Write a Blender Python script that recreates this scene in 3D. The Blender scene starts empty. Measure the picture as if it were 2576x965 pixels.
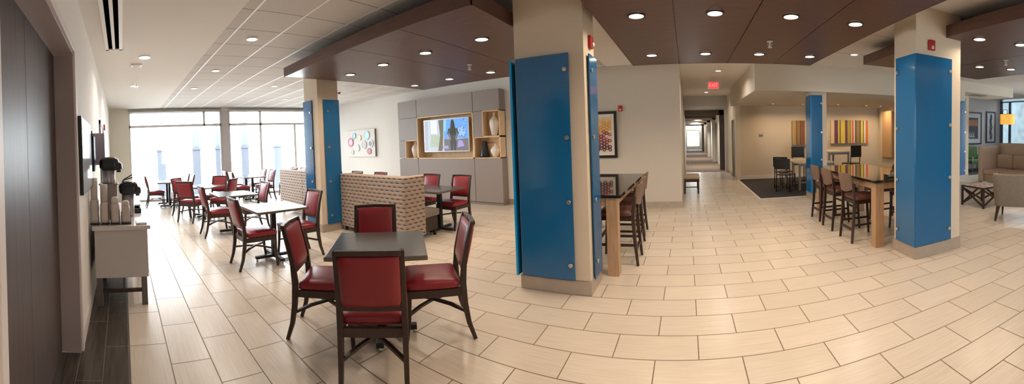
import bpy, bmesh, math, random
from math import sin, cos, pi, radians as R
from mathutils import Vector, Matrix
random.seed(7)
S = bpy.context.scene
C = S.collection
H = 3.1            # ceiling height

# ------------------------------------------------------------------ materials
MT = {}
def newmat(name):
    m = bpy.data.materials.new(name); m.use_nodes = True
    nt = m.node_tree; return m, nt, nt.nodes['Principled BSDF']
def mat(name, col, rough=.5, metal=0, spec=.5, var=0, scale=8, stretch=(1,1,1), bump=0, bscale=60, emit=None, es=0, coat=0, alpha=None, trans=0):
    if name in MT: return MT[name]
    m, nt, b = newmat(name)
    c = (*col, 1)
    b.inputs['Base Color'].default_value = c
    b.inputs['Roughness'].default_value = rough
    b.inputs['Metallic'].default_value = metal
    b.inputs['Specular IOR Level'].default_value = spec
    if coat: b.inputs['Coat Weight'].default_value = coat; b.inputs['Coat Roughness'].default_value = .08
    if trans: b.inputs['Transmission Weight'].default_value = trans
    if emit: b.inputs['Emission Color'].default_value = (*emit, 1); b.inputs['Emission Strength'].default_value = es
    tc = mp = None
    if var or bump:
        tc = nt.nodes.new('ShaderNodeTexCoord'); mp = nt.nodes.new('ShaderNodeMapping')
        mp.inputs['Scale'].default_value = stretch
        nt.links.new(tc.outputs['Object'], mp.inputs['Vector'])
    if var:
        n = nt.nodes.new('ShaderNodeTexNoise'); n.inputs['Scale'].default_value = scale; n.inputs['Detail'].default_value = 5
        nt.links.new(mp.outputs[0], n.inputs['Vector'])
        r = nt.nodes.new('ShaderNodeValToRGB')
        r.color_ramp.elements[0].position = .3; r.color_ramp.elements[1].position = .7
        r.color_ramp.elements[0].color = (*[x*(1-var) for x in col], 1)
        r.color_ramp.elements[1].color = (*[min(1, x*(1+var)) for x in col], 1)
        nt.links.new(n.outputs['Fac'], r.inputs[0]); nt.links.new(r.outputs[0], b.inputs['Base Color'])
    if bump:
        n = nt.nodes.new('ShaderNodeTexNoise'); n.inputs['Scale'].default_value = bscale; n.inputs['Detail'].default_value = 3
        nt.links.new(mp.outputs[0], n.inputs['Vector'])
        bp = nt.nodes.new('ShaderNodeBump'); bp.inputs['Strength'].default_value = bump; bp.inputs['Distance'].default_value = .004
        nt.links.new(n.outputs['Fac'], bp.inputs['Height']); nt.links.new(bp.outputs[0], b.inputs['Normal'])
    MT[name] = m
    return m
def nmath(nt, op, a, b=None):
    n = nt.nodes.new('ShaderNodeMath'); n.operation = op
    for i, v in enumerate((a, b)):
        if v is None: continue
        if isinstance(v, (int, float)): n.inputs[i].default_value = v
        else: nt.links.new(v, n.inputs[i])
    return n.outputs[0]
def tilemat(name, c1, c2, mortar, bw, rh, ox, oy, ms, rough, stretch, streak, offset=.5, sm=.1):
    m, nt, b = newmat(name)
    tc = nt.nodes.new('ShaderNodeTexCoord'); mp = nt.nodes.new('ShaderNodeMapping')
    mp.inputs['Location'].default_value = (ox, oy, 0)
    nt.links.new(tc.outputs['Object'], mp.inputs['Vector'])
    br = nt.nodes.new('ShaderNodeTexBrick'); br.offset = offset; br.offset_frequency = 2; br.squash = 1
    br.inputs['Color1'].default_value = (*c1, 1); br.inputs['Color2'].default_value = (*c2, 1); br.inputs['Mortar'].default_value = (*mortar, 1)
    br.inputs['Scale'].default_value = 1; br.inputs['Mortar Size'].default_value = ms; br.inputs['Mortar Smooth'].default_value = sm
    br.inputs['Brick Width'].default_value = bw; br.inputs['Row Height'].default_value = rh; br.inputs['Bias'].default_value = 0
    nt.links.new(mp.outputs[0], br.inputs['Vector'])
    mp2 = nt.nodes.new('ShaderNodeMapping'); mp2.inputs['Scale'].default_value = stretch
    nt.links.new(tc.outputs['Object'], mp2.inputs['Vector'])
    n = nt.nodes.new('ShaderNodeTexNoise'); n.inputs['Scale'].default_value = 1; n.inputs['Detail'].default_value = 6; n.inputs['Roughness'].default_value = .6
    nt.links.new(mp2.outputs[0], n.inputs['Vector'])
    mr = nt.nodes.new('ShaderNodeMapRange'); mr.inputs[1].default_value = .3; mr.inputs[2].default_value = .7
    mr.inputs[3].default_value = 1-streak; mr.inputs[4].default_value = 1+streak*.6
    nt.links.new(n.outputs['Fac'], mr.inputs[0])
    mx = nt.nodes.new('ShaderNodeVectorMath'); mx.operation = 'SCALE'
    nt.links.new(br.outputs['Color'], mx.inputs[0]); nt.links.new(mr.outputs[0], mx.inputs['Scale'])
    nt.links.new(mx.outputs[0], b.inputs['Base Color'])
    rr = nmath(nt, 'ADD', nmath(nt, 'MULTIPLY', br.outputs['Fac'], .4), rough)
    nt.links.new(rr, b.inputs['Roughness'])
    bp = nt.nodes.new('ShaderNodeBump'); bp.inputs['Strength'].default_value = .5; bp.inputs['Distance'].default_value = .002; bp.invert = True
    nt.links.new(br.outputs['Fac'], bp.inputs['Height']); nt.links.new(bp.outputs[0], b.inputs['Normal'])
    MT[name] = m
    return m

WHITE = (.8,.78,.74)
m_wall = mat('wall_paint_cream', (.74,.66,.53), .85, bump=.12, bscale=120)
m_wallw = mat('wall_paint_white', (.86,.835,.79), .85, bump=.12, bscale=120)
m_ceil = mat('ceiling_paint', (.82,.775,.72), .95)
m_base = mat('baseboard_taupe', (.42,.36,.30), .5)
m_tile = tilemat('floor_tile_beige', (.66,.58,.485), (.60,.525,.435), (.17,.12,.08), .61, .305, .61-.08*.61-.305, -.0068, .0042, .26, (3, 70, 1), .10)
m_dark = tilemat('floor_tile_dark_woodlook', (.085,.068,.055), (.062,.05,.042), (.16,.13,.105), .9, .19, .3, .002, .003, .25, (2.5, 40, 1), .5)
m_acou = tilemat('acoustic_tile', (.62,.575,.53), (.60,.555,.51), (.20,.175,.16), .62, 6.1, -.09, 0, .007, .9, (30,30,1), .05, 0)
m_rail = mat('ceiling_rail_white', (.9,.88,.84), .4)
m_canopy = mat('walnut_laminate', (.112,.056,.044), .38, var=.22, scale=3, stretch=(1,14,1), spec=.4)
m_fascia = mat('walnut_fascia', (.10,.048,.038), .4, var=.2, scale=3, stretch=(1,1,14))
m_pillar = mat('pillar_paint', (.66,.56,.44), .8, bump=.1, bscale=90)
m_plinth = mat('pillar_plinth_tile', (.40,.33,.27), .35, var=.06)
m_blue = mat('blue_glass', (.007,.118,.295), .16, spec=.5, coat=.3)
m_bluedge = mat('blue_glass_edge', (.0,.33,.75), .15)
m_steel = mat('brushed_steel', (.62,.60,.56), .28, metal=1)
m_wood = mat('espresso_wood', (.034,.017,.012), .38, var=.25, scale=5, stretch=(10,10,1.5))
m_red = mat('red_vinyl', (.235,.011,.021), .34, bump=.15, bscale=150)
m_black = mat('black_metal', (.009,.009,.009), .45)
m_top = mat('charcoal_laminate', (.055,.052,.05), .22, spec=.6)
m_edge = mat('tabletop_edge', (.13,.10,.08), .4)
m_grey = mat('grey_laminate', (.31,.265,.245), .42, spec=.4)
m_oak = mat('light_maple', (.80,.58,.35), .5, var=.12, scale=4, stretch=(8,8,1))
m_oakleg = mat('maple_leg', (.46,.29,.165), .45, var=.15, scale=4, stretch=(12,12,1))
m_cer = mat('white_ceramic', (.88,.84,.78), .35, bump=.5, bscale=25)
m_blk = mat('black_ceramic', (.012,.014,.018), .25)
m_glossblk = mat('black_glass_top', (.014,.012,.011), .04, spec=.7)
m_stoolback = mat('taupe_shell', (.17,.105,.075), .35, var=.08)
m_stoolseat = mat('brown_leather', (.11,.04,.03), .35, bump=.2)
m_redplastic = mat('red_alarm_plastic', (.42,.02,.02), .35)
m_whiteplastic = mat('white_plastic', (.75,.74,.72), .4)
m_sofa = mat('tan_fabric', (.46,.34,.25), .9, bump=.3, bscale=200)
m_tweed = mat('grey_tweed', (.235,.20,.165), .95, var=.25, scale=90, bump=.4, bscale=160)
m_green = mat('green_fabric', (.11,.21,.08), .9)
m_teal = mat('pale_green_frame', (.35,.50,.42), .4)
m_door = mat('dark_door_laminate', (.095,.07,.066), .44, var=.2, scale=2, stretch=(26,26,1), spec=.32)
m_jamb = mat('grey_jamb_paint', (.40,.335,.33), .55, bump=.25, bscale=260)
m_trimw = mat('white_trim', (.80,.74,.72), .5)
m_beige = mat('beige_plastic', (.56,.49,.44), .4)
m_counter = mat('counter_laminate', (.60,.55,.535), .3)
m_counterfront = mat('counter_panel_greige', (.50,.455,.45), .45)
m_glass = None
def glassmat():
    m, nt, b = newmat('window_glass')
    out = nt.nodes['Material Output']; nt.nodes.remove(b)
    t = nt.nodes.new('ShaderNodeBsdfTransparent'); t.inputs[0].default_value = (.96,.985,.99,1)
    g = nt.nodes.new('ShaderNodeBsdfGlossy'); g.inputs['Roughness'].default_value = .03
    f = nt.nodes.new('ShaderNodeFresnel'); f.inputs[0].default_value = 1.35
    mx = nt.nodes.new('ShaderNodeMixShader')
    nt.links.new(f.outputs[0], mx.inputs[0]); nt.links.new(t.outputs[0], mx.inputs[1]); nt.links.new(g.outputs[0], mx.inputs[2])
    nt.links.new(mx.outputs[0], out.inputs[0]); return m
m_glass = glassmat()
def wickermat():
    m, nt, b = newmat('woven_rattan')
    tc = nt.nodes.new('ShaderNodeTexCoord'); sp = nt.nodes.new('ShaderNodeSeparateXYZ'); nt.links.new(tc.outputs['Object'], sp.inputs[0])
    cx = nt.nodes.new('ShaderNodeCombineXYZ')
    nt.links.new(nmath(nt, 'ADD', sp.outputs[0], sp.outputs[1]), cx.inputs[0]); nt.links.new(sp.outputs[2], cx.inputs[1])
    x_ = nmath(nt, 'ADD', sp.outputs[0], sp.outputs[1]); zr = nmath(nt, 'DIVIDE', sp.outputs[2], .064)
    near = nmath(nt, 'SUBTRACT', 1, nmath(nt, 'ABSOLUTE', nmath(nt, 'SINE', nmath(nt, 'MULTIPLY', zr, pi))))
    par = nmath(nt, 'MULTIPLY', nmath(nt, 'FLOOR', nmath(nt, 'ADD', zr, .5)), pi)
    dash = nmath(nt, 'ADD', nmath(nt, 'MULTIPLY', nmath(nt, 'COSINE', nmath(nt, 'ADD', nmath(nt, 'MULTIPLY', x_, 2*pi/.125), par)), .42), .62)
    fac = nmath(nt, 'MULTIPLY', nmath(nt, 'MULTIPLY', nmath(nt, 'POWER', near, 2.0), dash), 1.25)
    cr = nt.nodes.new('ShaderNodeValToRGB'); cr.color_ramp.elements[0].position = .12; cr.color_ramp.elements[0].color = (.37,.29,.235,1); cr.color_ramp.elements[1].position = .75; cr.color_ramp.elements[1].color = (.07,.045,.035,1)
    e_ = cr.color_ramp.elements.new(.35); e_.color = (.26,.19,.15,1)
    nt.links.new(fac, cr.inputs[0]); nt.links.new(cr.outputs[0], b.inputs['Base Color'])
    b.inputs['Roughness'].default_value = .6; return m
m_wick = wickermat()

# ------------------------------------------------------------------ mesh builder
class MB:
    def __init__(s): s.bm = bmesh.new(); s.mats = []
    def mi(s, m):
        if m is None: return 0
        if m not in s.mats: s.mats.append(m)
        return s.mats.index(m)
    def _hex(s, P, m):
        v = [s.bm.verts.new(p) for p in P]; i = s.mi(m)
        for f in ((0,3,2,1),(4,5,6,7),(0,1,5,4),(1,2,6,5),(2,3,7,6),(3,0,4,7)):
            q = s.bm.faces.new([v[k] for k in f]); q.material_index = i
    def box(s, a, b, m=None):
        (x0,y0,z0),(x1,y1,z1) = a, b
        x0,x1 = sorted((x0,x1)); y0,y1 = sorted((y0,y1)); z0,z1 = sorted((z0,z1))
        s._hex([(x0,y0,z0),(x1,y0,z0),(x1,y1,z0),(x0,y1,z0),(x0,y0,z1),(x1,y0,z1),(x1,y1,z1),(x0,y1,z1)], m); return s
    def sweep(s, pts, sizes, m=None, up=(1,0,0)):
        """rectangular section (along up, and across) swept through pts"""
        rings = []; n = len(pts); pts = [Vector(p) for p in pts]
        for k, p in enumerate(pts):
            d = (pts[min(k+1,n-1)]-pts[max(k-1,0)]).normalized(); u = Vector(up); u = (u-d*u.dot(d)).normalized(); w = d.cross(u)
            a, b = sizes[k] if isinstance(sizes, list) else sizes
            rings.append([s.bm.verts.new(p+u*a/2*i+w*b/2*j) for i, j in ((-1,-1),(1,-1),(1,1),(-1,1))])
        i = s.mi(m)
        for k in range(n-1):
            for j in range(4):
                f = s.bm.faces.new([rings[k][j], rings[k][(j+1)%4], rings[k+1][(j+1)%4], rings[k+1][j]]); f.material_index = i
        for r in (rings[0][::-1], rings[-1]): f = s.bm.faces.new(r); f.material_index = i
        return s
    def tube(s, pts, r, m=None, seg=10):
        pts = [Vector(p) for p in pts]; n = len(pts); rings = []
        for k, p in enumerate(pts):
            d = (pts[min(k+1,n-1)]-pts[max(k-1,0)]).normalized()
            u = d.orthogonal().normalized() if k == 0 else (u-d*u.dot(d)).normalized()
            w = d.cross(u); rr = r[k] if isinstance(r, (list, tuple)) else r
            rings.append([s.bm.verts.new(p+(u*cos(2*pi*j/seg)+w*sin(2*pi*j/seg))*rr) for j in range(seg)])
        i = s.mi(m)
        for k in range(n-1):
            for j in range(seg):
                f = s.bm.faces.new([rings[k][j], rings[k][(j+1)%seg], rings[k+1][(j+1)%seg], rings[k+1][j]]); f.material_index = i; f.smooth = True
        for q in (rings[0][::-1], rings[-1]): f = s.bm.faces.new(q); f.material_index = i
        return s
    def lathe(s, prof, c=(0,0,0), m=None, seg=32, sq=None):
        rings = []
        for r, z in prof:
            rings.append([s.bm.verts.new((c[0]+r*cos(2*pi*j/seg), c[1]+r*sin(2*pi*j/seg)*(sq or 1), c[2]+z)) for j in range(seg)])
        i = s.mi(m)
        for k in range(len(prof)-1):
            for j in range(seg):
                f = s.bm.faces.new([rings[k][j], rings[k][(j+1)%seg], rings[k+1][(j+1)%seg], rings[k+1][j]]); f.material_index = i; f.smooth = True
        for q in (rings[0][::-1], rings[-1]): f = s.bm.faces.new(q); f.material_index = i
        return s
    def poly(s, pts, d, m=None):
        """polygon extruded by vector d"""
        d = Vector(d); a = [s.bm.verts.new(p) for p in pts]; b = [s.bm.verts.new(Vector(p)+d) for p in pts]; n = len(pts); i = s.mi(m)
        for q in (a[::-1], b): f = s.bm.faces.new(q); f.material_index = i
        for j in range(n): f = s.bm.faces.new([a[j], a[(j+1)%n], b[(j+1)%n], b[j]]); f.material_index = i
        return s
    def ring(s, c, ro, ri, d, m, n=6, ph=0, plane='XZ'):
        d = Vector(d)
        def P(r, j):
            a = ph+2*pi*j/n
            return Vector((c[0]+r*cos(a), c[1], c[2]+r*sin(a))) if plane == 'XZ' else Vector((c[0]+r*cos(a), c[1]+r*sin(a), c[2]))
        i = s.mi(m); V = [[s.bm.verts.new(P(r, j)+e) for j in range(n)] for r, e in ((ro, Vector()), (ri, Vector()), (ri, d), (ro, d))]
        for k in range(4):
            for j in range(n):
                f = s.bm.faces.new([V[k][j], V[k][(j+1)%n], V[(k+1)%4][(j+1)%n], V[(k+1)%4][j]]); f.material_index = i
        return s
    def cushion(s, a, b, m=None, r=.03, puff=.02, n=8):
        """soft box: rounded superellipsoid-like block"""
        (x0,y0,z0),(x1,y1,z1) = a, b; cx,cy,cz = (x0+x1)/2,(y0+y1)/2,(z0+z1)/2; hx,hy,hz = abs(x1-x0)/2,abs(y1-y0)/2,abs(z1-z0)/2
        t = bmesh.new(); bmesh.ops.create_cube(t, size=2); bmesh.ops.subdivide_edges(t, edges=t.edges[:], cuts=n-1, use_grid_fill=True)
        mp = {}; i = s.mi(m)
        for v in t.verts:
            p = v.co.copy(); q = Vector((p.x*hx, p.y*hy, p.z*hz))
            inner = Vector((max(-hx+r, min(hx-r, q.x)), max(-hy+r, min(hy-r, q.y)), max(-hz+r, min(hz-r, q.z))))
            d = q-inner; q = inner+(d.normalized()*r if d.length > 1e-6 else d)
            if hz <= min(hx, hy): q.z += puff*(1-p.x**2)*(1-p.y**2)*(1 if p.z > 0 else -1)*abs(p.z)
            elif hy <= min(hx, hz): q.y += puff*(1-p.x**2)*(1-p.z**2)*(1 if p.y > 0 else -1)*abs(p.y)
            else: q.x += puff*(1-p.y**2)*(1-p.z**2)*(1 if p.x > 0 else -1)*abs(p.x)
            mp[v] = s.bm.verts.new((cx+q.x, cy+q.y, cz+q.z))
        for f in t.faces:
            g = s.bm.faces.new([mp[v] for v in f.verts]); g.material_index = i; g.smooth = True
        t.free(); return s
    def build(s, name, m=None, parent=None, bevel=0, loc=None, rz=0, **kw):
        bmesh.ops.recalc_face_normals(s.bm, faces=s.bm.faces[:])
        me = bpy.data.meshes.new(name); s.bm.to_mesh(me); s.bm.free()
        for q in (s.mats or [m]): me.materials.append(q)
        o = bpy.data.objects.new(name, me); C.objects.link(o)
        if loc: o.location = loc
        if rz: o.rotation_euler.z = rz
        if parent: o.parent = parent
        if bevel:
            b = o.modifiers.new('bevel', 'BEVEL'); b.width = bevel; b.segments = 2; b.limit_method = 'ANGLE'; b.angle_limit = .7
        if kw: tag(o, **kw)
        return o
def tag(o, label=None, cat=None, group=None, kind=None):
    if label: o['label'] = label
    if cat: o['category'] = cat
    if group: o['group'] = group
    if kind: o['kind'] = kind
    return o
def thing(name, label, cat, loc=(0,0,0), rz=0, group=None):
    o = bpy.data.objects.new(name, None); C.objects.link(o); o.location = loc; o.rotation_euler.z = rz
    o.empty_display_size = .1
    return tag(o, label, cat, group)
def copy_tree(o, parent=None):
    c = o.copy(); C.objects.link(c)
    if parent: c.parent = parent
    for ch in list(o.children): copy_tree(ch, c)
    return c
def place(o, loc, rz=0, label=None, group=None, first=False):
    c = o if first else copy_tree(o)
    c.location = loc; c.rotation_euler.z = rz
    if label: c['label'] = label
    if group: c['group'] = group
    return c
def struct(name, mb, m, parent=None, bevel=0):
    o = mb.build(name, m, parent, bevel)
    if not parent: o['kind'] = 'structure'
    return o
def textmesh(txt, size, depth):
    cu = bpy.data.curves.new('letters', 'FONT'); cu.body = txt; cu.size = size; cu.extrude = depth; cu.align_x = 'CENTER'; cu.align_y = 'CENTER'
    o = bpy.data.objects.new('letters', cu); C.objects.link(o)
    bpy.context.view_layer.update()
    me = bpy.data.meshes.new_from_object(o.evaluated_get(bpy.context.evaluated_depsgraph_get()))
    bpy.data.objects.remove(o); return me

# ------------------------------------------------------------------ camera (swept panorama: a cylinder, held slightly tilted)
F, YAW, HC, AX, AY, YC = 905., (1727.6-1288)/905, 1.5665, -.0207, .0371, 370.4
cam = bpy.data.cameras.new('camera'); co = bpy.data.objects.new('camera', cam); C.objects.link(co); S.camera = co
cam.type = 'PANO'; cam.panorama_type = 'CENTRAL_CYLINDRICAL'
cam.central_cylindrical_range_u_min = -1288/F; cam.central_cylindrical_range_u_max = 1288/F
cam.central_cylindrical_range_v_min = -(965-YC)/F; cam.central_cylindrical_range_v_max = YC/F
cam.central_cylindrical_radius = 1.0
rot = Matrix.Rotation(YAW, 3, 'Z') @ Matrix.Rotation(AY, 3, 'Y') @ Matrix.Rotation(AX, 3, 'X')
base = Matrix(((1,0,0),(0,0,-1),(0,1,0)))
co.matrix_world = Matrix.Translation((0,0,HC)) @ (rot @ base).to_4x4()
cam.clip_start = .05; cam.clip_end = 200

# ------------------------------------------------------------------ floor, walls, ceiling
XW, YB = -12.05, 7.72
fl = MB(); fl.box((XW-.1, .0068, -.05), (13, YB+.1, 0)); fl.box((-.25, YB+.1, -.05), (12.99, 14.8, 0)); struct('floor', fl, m_tile)
struct('floor', MB().box((-1.2, -6, -.05), (13, .0068, 0)), m_tile)
struct('floor', MB().box((XW-.1, -3.2, -.05), (-1.2, .0068, 0)), m_dark)
m_carp = mat('corridor_carpet', (.165,.125,.095), .95, var=.25, scale=5, stretch=(2,.6,1))
struct('floor', MB().box((-.25, 14.8, -.05), (2.2, 39, .0)), m_carp)
m_rug = mat('charcoal_carpet', (.035,.03,.033), .95, var=.3, scale=60)
struct('floor', MB().box((1.72, 8.36, -.02), (7.4, 12.05, .008)), m_rug)
struct('trim_1', MB().box((1.68, 8.31, 0), (7.4, 8.36, .01)).box((1.68, 8.36, 0), (1.72, 11.95, .01)), m_trimw)
struct('floor', MB().box((9.0, 9.3, -.02), (12.8, 10.85, .008)), m_rug)

# left wall with the wide dark door (opening X -2.9 .. -1.12)
YL = -.38; T = .15
w = MB(); w.box((XW, YL-T, 0), (-2.92, YL, H)); w.box((-2.92, YL-T, 2.44), (-1.12, YL, H)); w.box((-1.02, YL-T, 0), (-.35, YL, H)); w.box((-1.12, YL-T, 2.44), (-1.02, YL, H))
struct('wall_left', w, m_wallw)
d = MB(); d.box((-2.90, YL-T-.05, .012), (-1.03, YL-T-.005, 2.41)); d.box((-2.0005, YL-T-.052, .012),(-1.9995, YL-T-.004, 2.41))
dr = struct('door_1', d, m_door)
j = MB(); j.box((-2.925, YL-T-.05, 0), (-2.90, YL+.004, 2.44)); j.box((-2.925, YL-T-.05, 2.415), (-1.10, YL+.004, 2.44)); struct('trim_2', j, m_jamb, bevel=.002)
j = MB(); j.box((-2.99, YL, 0), (-2.925, YL+.02, 2.50)); j.box((-2.925, YL, 2.44), (-1.12, YL+.02, 2.50)); j.box((-1.06, YL-T, 0), (-1.0, YL+.02, 2.50)); struct('trim_3', j, m_trimw, bevel=.004)
# far service doorway on the left wall
j = MB(); j.box((-7.2, YL, 0), (-7.12, YL+.03, 2.2)); j.box((-6.28, YL, 0), (-6.2, YL+.03, 2.2)); j.box((-7.2, YL, 2.12), (-6.2, YL+.03, 2.2)); struct('trim_4', j, mat('dark_trim',(.10,.085,.08),.5), bevel=.003)
struct('door_2', MB().box((-7.12, YL, .01), (-6.28, YL+.015, 2.12)), mat('grey_door', (.30,.27,.26), .4))
struct('baseboard_left', MB().box((XW, YL, 0), (-7.2, YL+.015, .12)).box((-6.2, YL, 0), (-3.0, YL+.015, .12)), m_trimw)

# window wall (X = XW), window 1 and 2
w = MB(); w.box((XW-.2, YL-T, 0), (XW, .27, H)); w.box((XW-.2, .27, 3.02), (XW, 7.3, H)); w.box((XW-.2, 7.3, 0), (XW, YB, H)); 
struct('wall_west', w, mat('wall_paint_pale_green', (.88,.86,.74), .85))
m_alu = mat('window_frame_aluminium', (.80,.81,.83), .4, metal=.0)
def window(name, y0, y1, verts, zt=2.52, x=XW-.12):
    f = MB(); 
    for a, b in (((x, y0, 0),(x+.07, y0+.05, 3.02)), ((x, y1-.05, 0),(x+.07, y1, 3.02)), ((x, y0, 2.965),(x+.07, y1, 3.02)), ((x, y0, 0),(x+.07, y1, .06)), ((x, y0, zt-.04),(x+.07, y1, zt+.04))): f.box(a, b)
    for v, za, zb in verts: f.box((x, v-.04, za), (x+.07, v+.04, zb))
    root = struct(name, f, m_alu)
    g = MB().box((x+.03, y0+.03, .03), (x+.036, y1-.03, 2.99)).build('pane', m_glass, root)
    return root
struct('wall_post', MB().box((XW-.2,3.47,0),(XW-.0,3.74,3.02)), mat('post_grey', (.58,.58,.60), .5))
window('window_1', .27, 3.47, [(2.86, 2.5, 3.0)])
window('window_2', 3.74, 7.3, [(4.95, 0, 3.0), (6.35, 0, 2.5)])
# roller-shade heads above the glass
struct('trim_5', MB().box((XW, .25, 2.985), (XW+.07, 3.47, 3.06)).box((XW, 3.74, 2.985), (XW+.07, 7.3, 3.06)), mat('shade_box_grey', (.42,.41,.40), .5))

# back wall, corridor, alcove
struct('wall_north', MB().box((XW, YB, 0), (-2.6, YB+.12, H)), m_wallw)
struct('wall_north', MB().box((-2.6, YB, 0), (-.13, YB+.12, H)), mat('wall_paint_sand_dimmed', (.56,.50,.425), .85, bump=.12, bscale=120))  # tan paint, darkened further for the dimmer light on this stretch
struct('baseboard_north', MB().box((XW, YB-.012, 0), (-.118, YB, .13)), m_plinth)
w = MB(); w.box((-.25, YB+.12, 0), (-.13, 14.5, H)); struct('wall_corridor_left', w, m_wall)
w = MB(); w.box((1.65, 11.95, 0), (1.8, 12.35, H)); w.box((1.65, 13.15, 0), (1.8, 14.5, H)); w.box((1.65, 12.35, 2.05), (1.8, 13.15, H)); struct('wall_corridor_right', w, m_wall)
struct('door_3', MB().box((1.68, 12.35, 0), (1.73, 13.15, 2.05)), mat('charcoal_door', (.06,.055,.06), .4))
w = MB(); w.box((-.25, 14.5, 2.6), (1.8, 14.7, H)); w.box((-.25, 14.5, 0), (-.1, 14.7, 2.6)); w.box((1.55, 14.5, 0), (1.8, 14.7, 2.6)); struct('wall_corridor_header', w, mat('corridor_paint_bluish_lit', (.60,.60,.62), .8))  # white header; the bluish light on it is put into the colour
# long guest corridor beyond the header
m_panel = mat('corridor_wallcovering', (.66,.63,.57), .7, var=.12, scale=3, stretch=(14,14,1))
m_dk = mat('dark_door_recess', (.05,.04,.035), .6)
w = MB(); w.box((-.25, 14.7, 0), (-.08, 38, 2.6)); struct('wall_far_corridor_left', w, m_panel)
w = MB()
for k in range(5):
    y = 14.7+k*4.6; w.box((1.62, y+.9, 0), (1.8, y+4.6, 2.6)); w.box((1.62, y, 2.2), (1.8, y+.9, 2.6))
w.box((1.62,37.7,0),(1.8,38,2.6))
struct('wall_far_corridor_right', w, m_panel)
for k in range(5):
    y = 14.7+k*4.6; struct('door_%d' % (4+k), MB().box((1.74, y, 0), (1.8, y+.9, 2.2)), m_dk)
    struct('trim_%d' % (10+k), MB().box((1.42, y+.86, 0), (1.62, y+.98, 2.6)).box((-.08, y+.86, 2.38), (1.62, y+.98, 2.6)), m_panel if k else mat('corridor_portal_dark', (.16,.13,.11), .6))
struct('wall_far_corridor_end', MB().box((-.25, 38, 0), (.0, 38.15, 2.6)).box((1.35, 38, 0), (1.8, 38.15, 2.6)).box((0, 38, 0), (1.35, 38.15, .3)).box((0, 38, 1.95), (1.35, 38.15, 2.6)), m_panel)
wf = struct('window_3', MB().box((0, 38.02, .3), (1.35, 38.08, .35)).box((0, 38.02, 1.9), (1.35, 38.08, 1.95)).box((0,38.02,.35),(.05,38.08,1.9)).box((1.3,38.02,.35),(1.35,38.08,1.9)), m_trimw)
MB().box((.05, 38.04, .35), (1.3, 38.045, 1.9)).build('pane', m_glass, wf)
w = MB()
for k in range(5):
    y = 14.7+k*4.6; w.box((-.08, y+.0, 2.6), (1.8, y+4.6, 2.66))
struct('ceiling', w, m_acou)
w = MB()
for k in range(6):
    y = 16.2+k*3.6; w.box((-.08, y, 2.45), (1.62, y+.35, 2.6))
struct('trim_16', w, mat('corridor_beam_wood', (.10,.07,.05), .5))
struct('baseboard_corridor', MB().box((-.13, YB+.12, 0), (-.118, 14.5, .13)).box((1.638, 11.95, 0), (1.65, 12.35, .13)).box((1.638, 13.15, 0), (1.65, 14.5, .13)), m_plinth)

# alcove: back wall, right wall, low ceiling with soffit face
m_alc = mat('alcove_paint', (.70,.62,.51), .85)
struct('wall_alcove_back', MB().box((1.8, 12.05, 0), (7.5, 12.2, 2.6)), m_alc)
struct('wall_alcove_right', MB().box((7.1, 8.4, 0), (7.55, 12.05, 2.5)), m_alc)
struct('baseboard_alcove', MB().box((1.8, 12.035, 0), (7.4, 12.05, .12)), m_trimw)
struct('wall_soffit', MB().box((1.5, 7.75, 2.5), (7.55, 12.2, H)).box((7.55, 7.75, 2.78), (9.87, 9.0, H)), mat('soffit_paint', (.66,.60,.51), .9))

# lounge far walls
struct('wall_lounge_back', MB().box((7.55, 10.9, 0), (12.9, 11.05, H)).box((7.5,12.2,0),(7.55,11.05,H)), mat('lounge_white', (.72,.72,.73), .85))
m_fr = mat('window_frame_blue_grey', (.10,.15,.21), .4)
f = MB()
for a, b in (((12.9, 10.75, 0),(12.98, 10.9, H)), ((12.9, 4.0, 2.95),(12.98, 10.9, 3.0)), ((12.9, 4.0, 0),(12.98, 10.9, .1)), ((12.9, 10.25, 0),(12.98, 10.38, 2.95)), ((12.9, 8.4, 0),(12.98, 8.5, H)), ((12.9, 6.0, 0),(12.98, 6.1, H)), ((12.9, 4.0, 0),(12.98, 4.1, H))): f.box(a, b)
r = struct('window_4', f, m_fr); MB().box((12.93, 4.0, 0), (12.936, 10.9, H)).build('pane', m_glass, r)
m_stone = mat('exterior_stone', (.035,.052,.062), .9, var=.35, scale=2.5, bump=.6, bscale=8)
MB().box((15.2, 5.5, -.09), (15.5, 14.0, 3.4)).build('stone_wall', m_stone, label='rough blue-grey stone garden wall outside the right-hand window', cat='wall')
MB().box((15.0, 8.2, 3.4), (15.6, 14.0, 3.55)).build('awning', m_trimw, label='pale flat canopy edge outside above the stone garden wall', cat='canopy')

# ceilings
c = MB(); c.box((XW-.1, YL-.2, H), (-1.7, 1.33, H+.08)); c.box((-1.7, YL-.2, H), (13, 7.75, H+.08)); c.box((-.25, 7.75, H), (1.8, 14.7, H+.08)); c.box((7.55, 7.75, H), (13, 11.05, H+.08)); c.box((-1.2,-3.1,H),(13,YL-.2,H+.08))
struct('ceiling', c, m_ceil)
struct('ceiling', MB().box((XW-.1, 1.33, H), (-1.7, YB+.1, H+.08)), m_acou)
w = MB(); y = 1.48
while y < 7.7: w.box((XW, y-.012, H-.006), (-1.7, y+.012, H-.0005)); y += .61
struct('trim_6', w, m_rail)
w = MB()
for y in (5.0, 6.4): w.box((-.9, y-.004, H-.002), (13, y+.004, H-.0003))
w.box((-.77,2,H-.002),(-.762,7.7,H-.0003))
struct('trim_7', w, mat('ceiling_joint_dark', (.30,.26,.22), .9))  # dark joint lines across the plain ceiling

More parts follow.
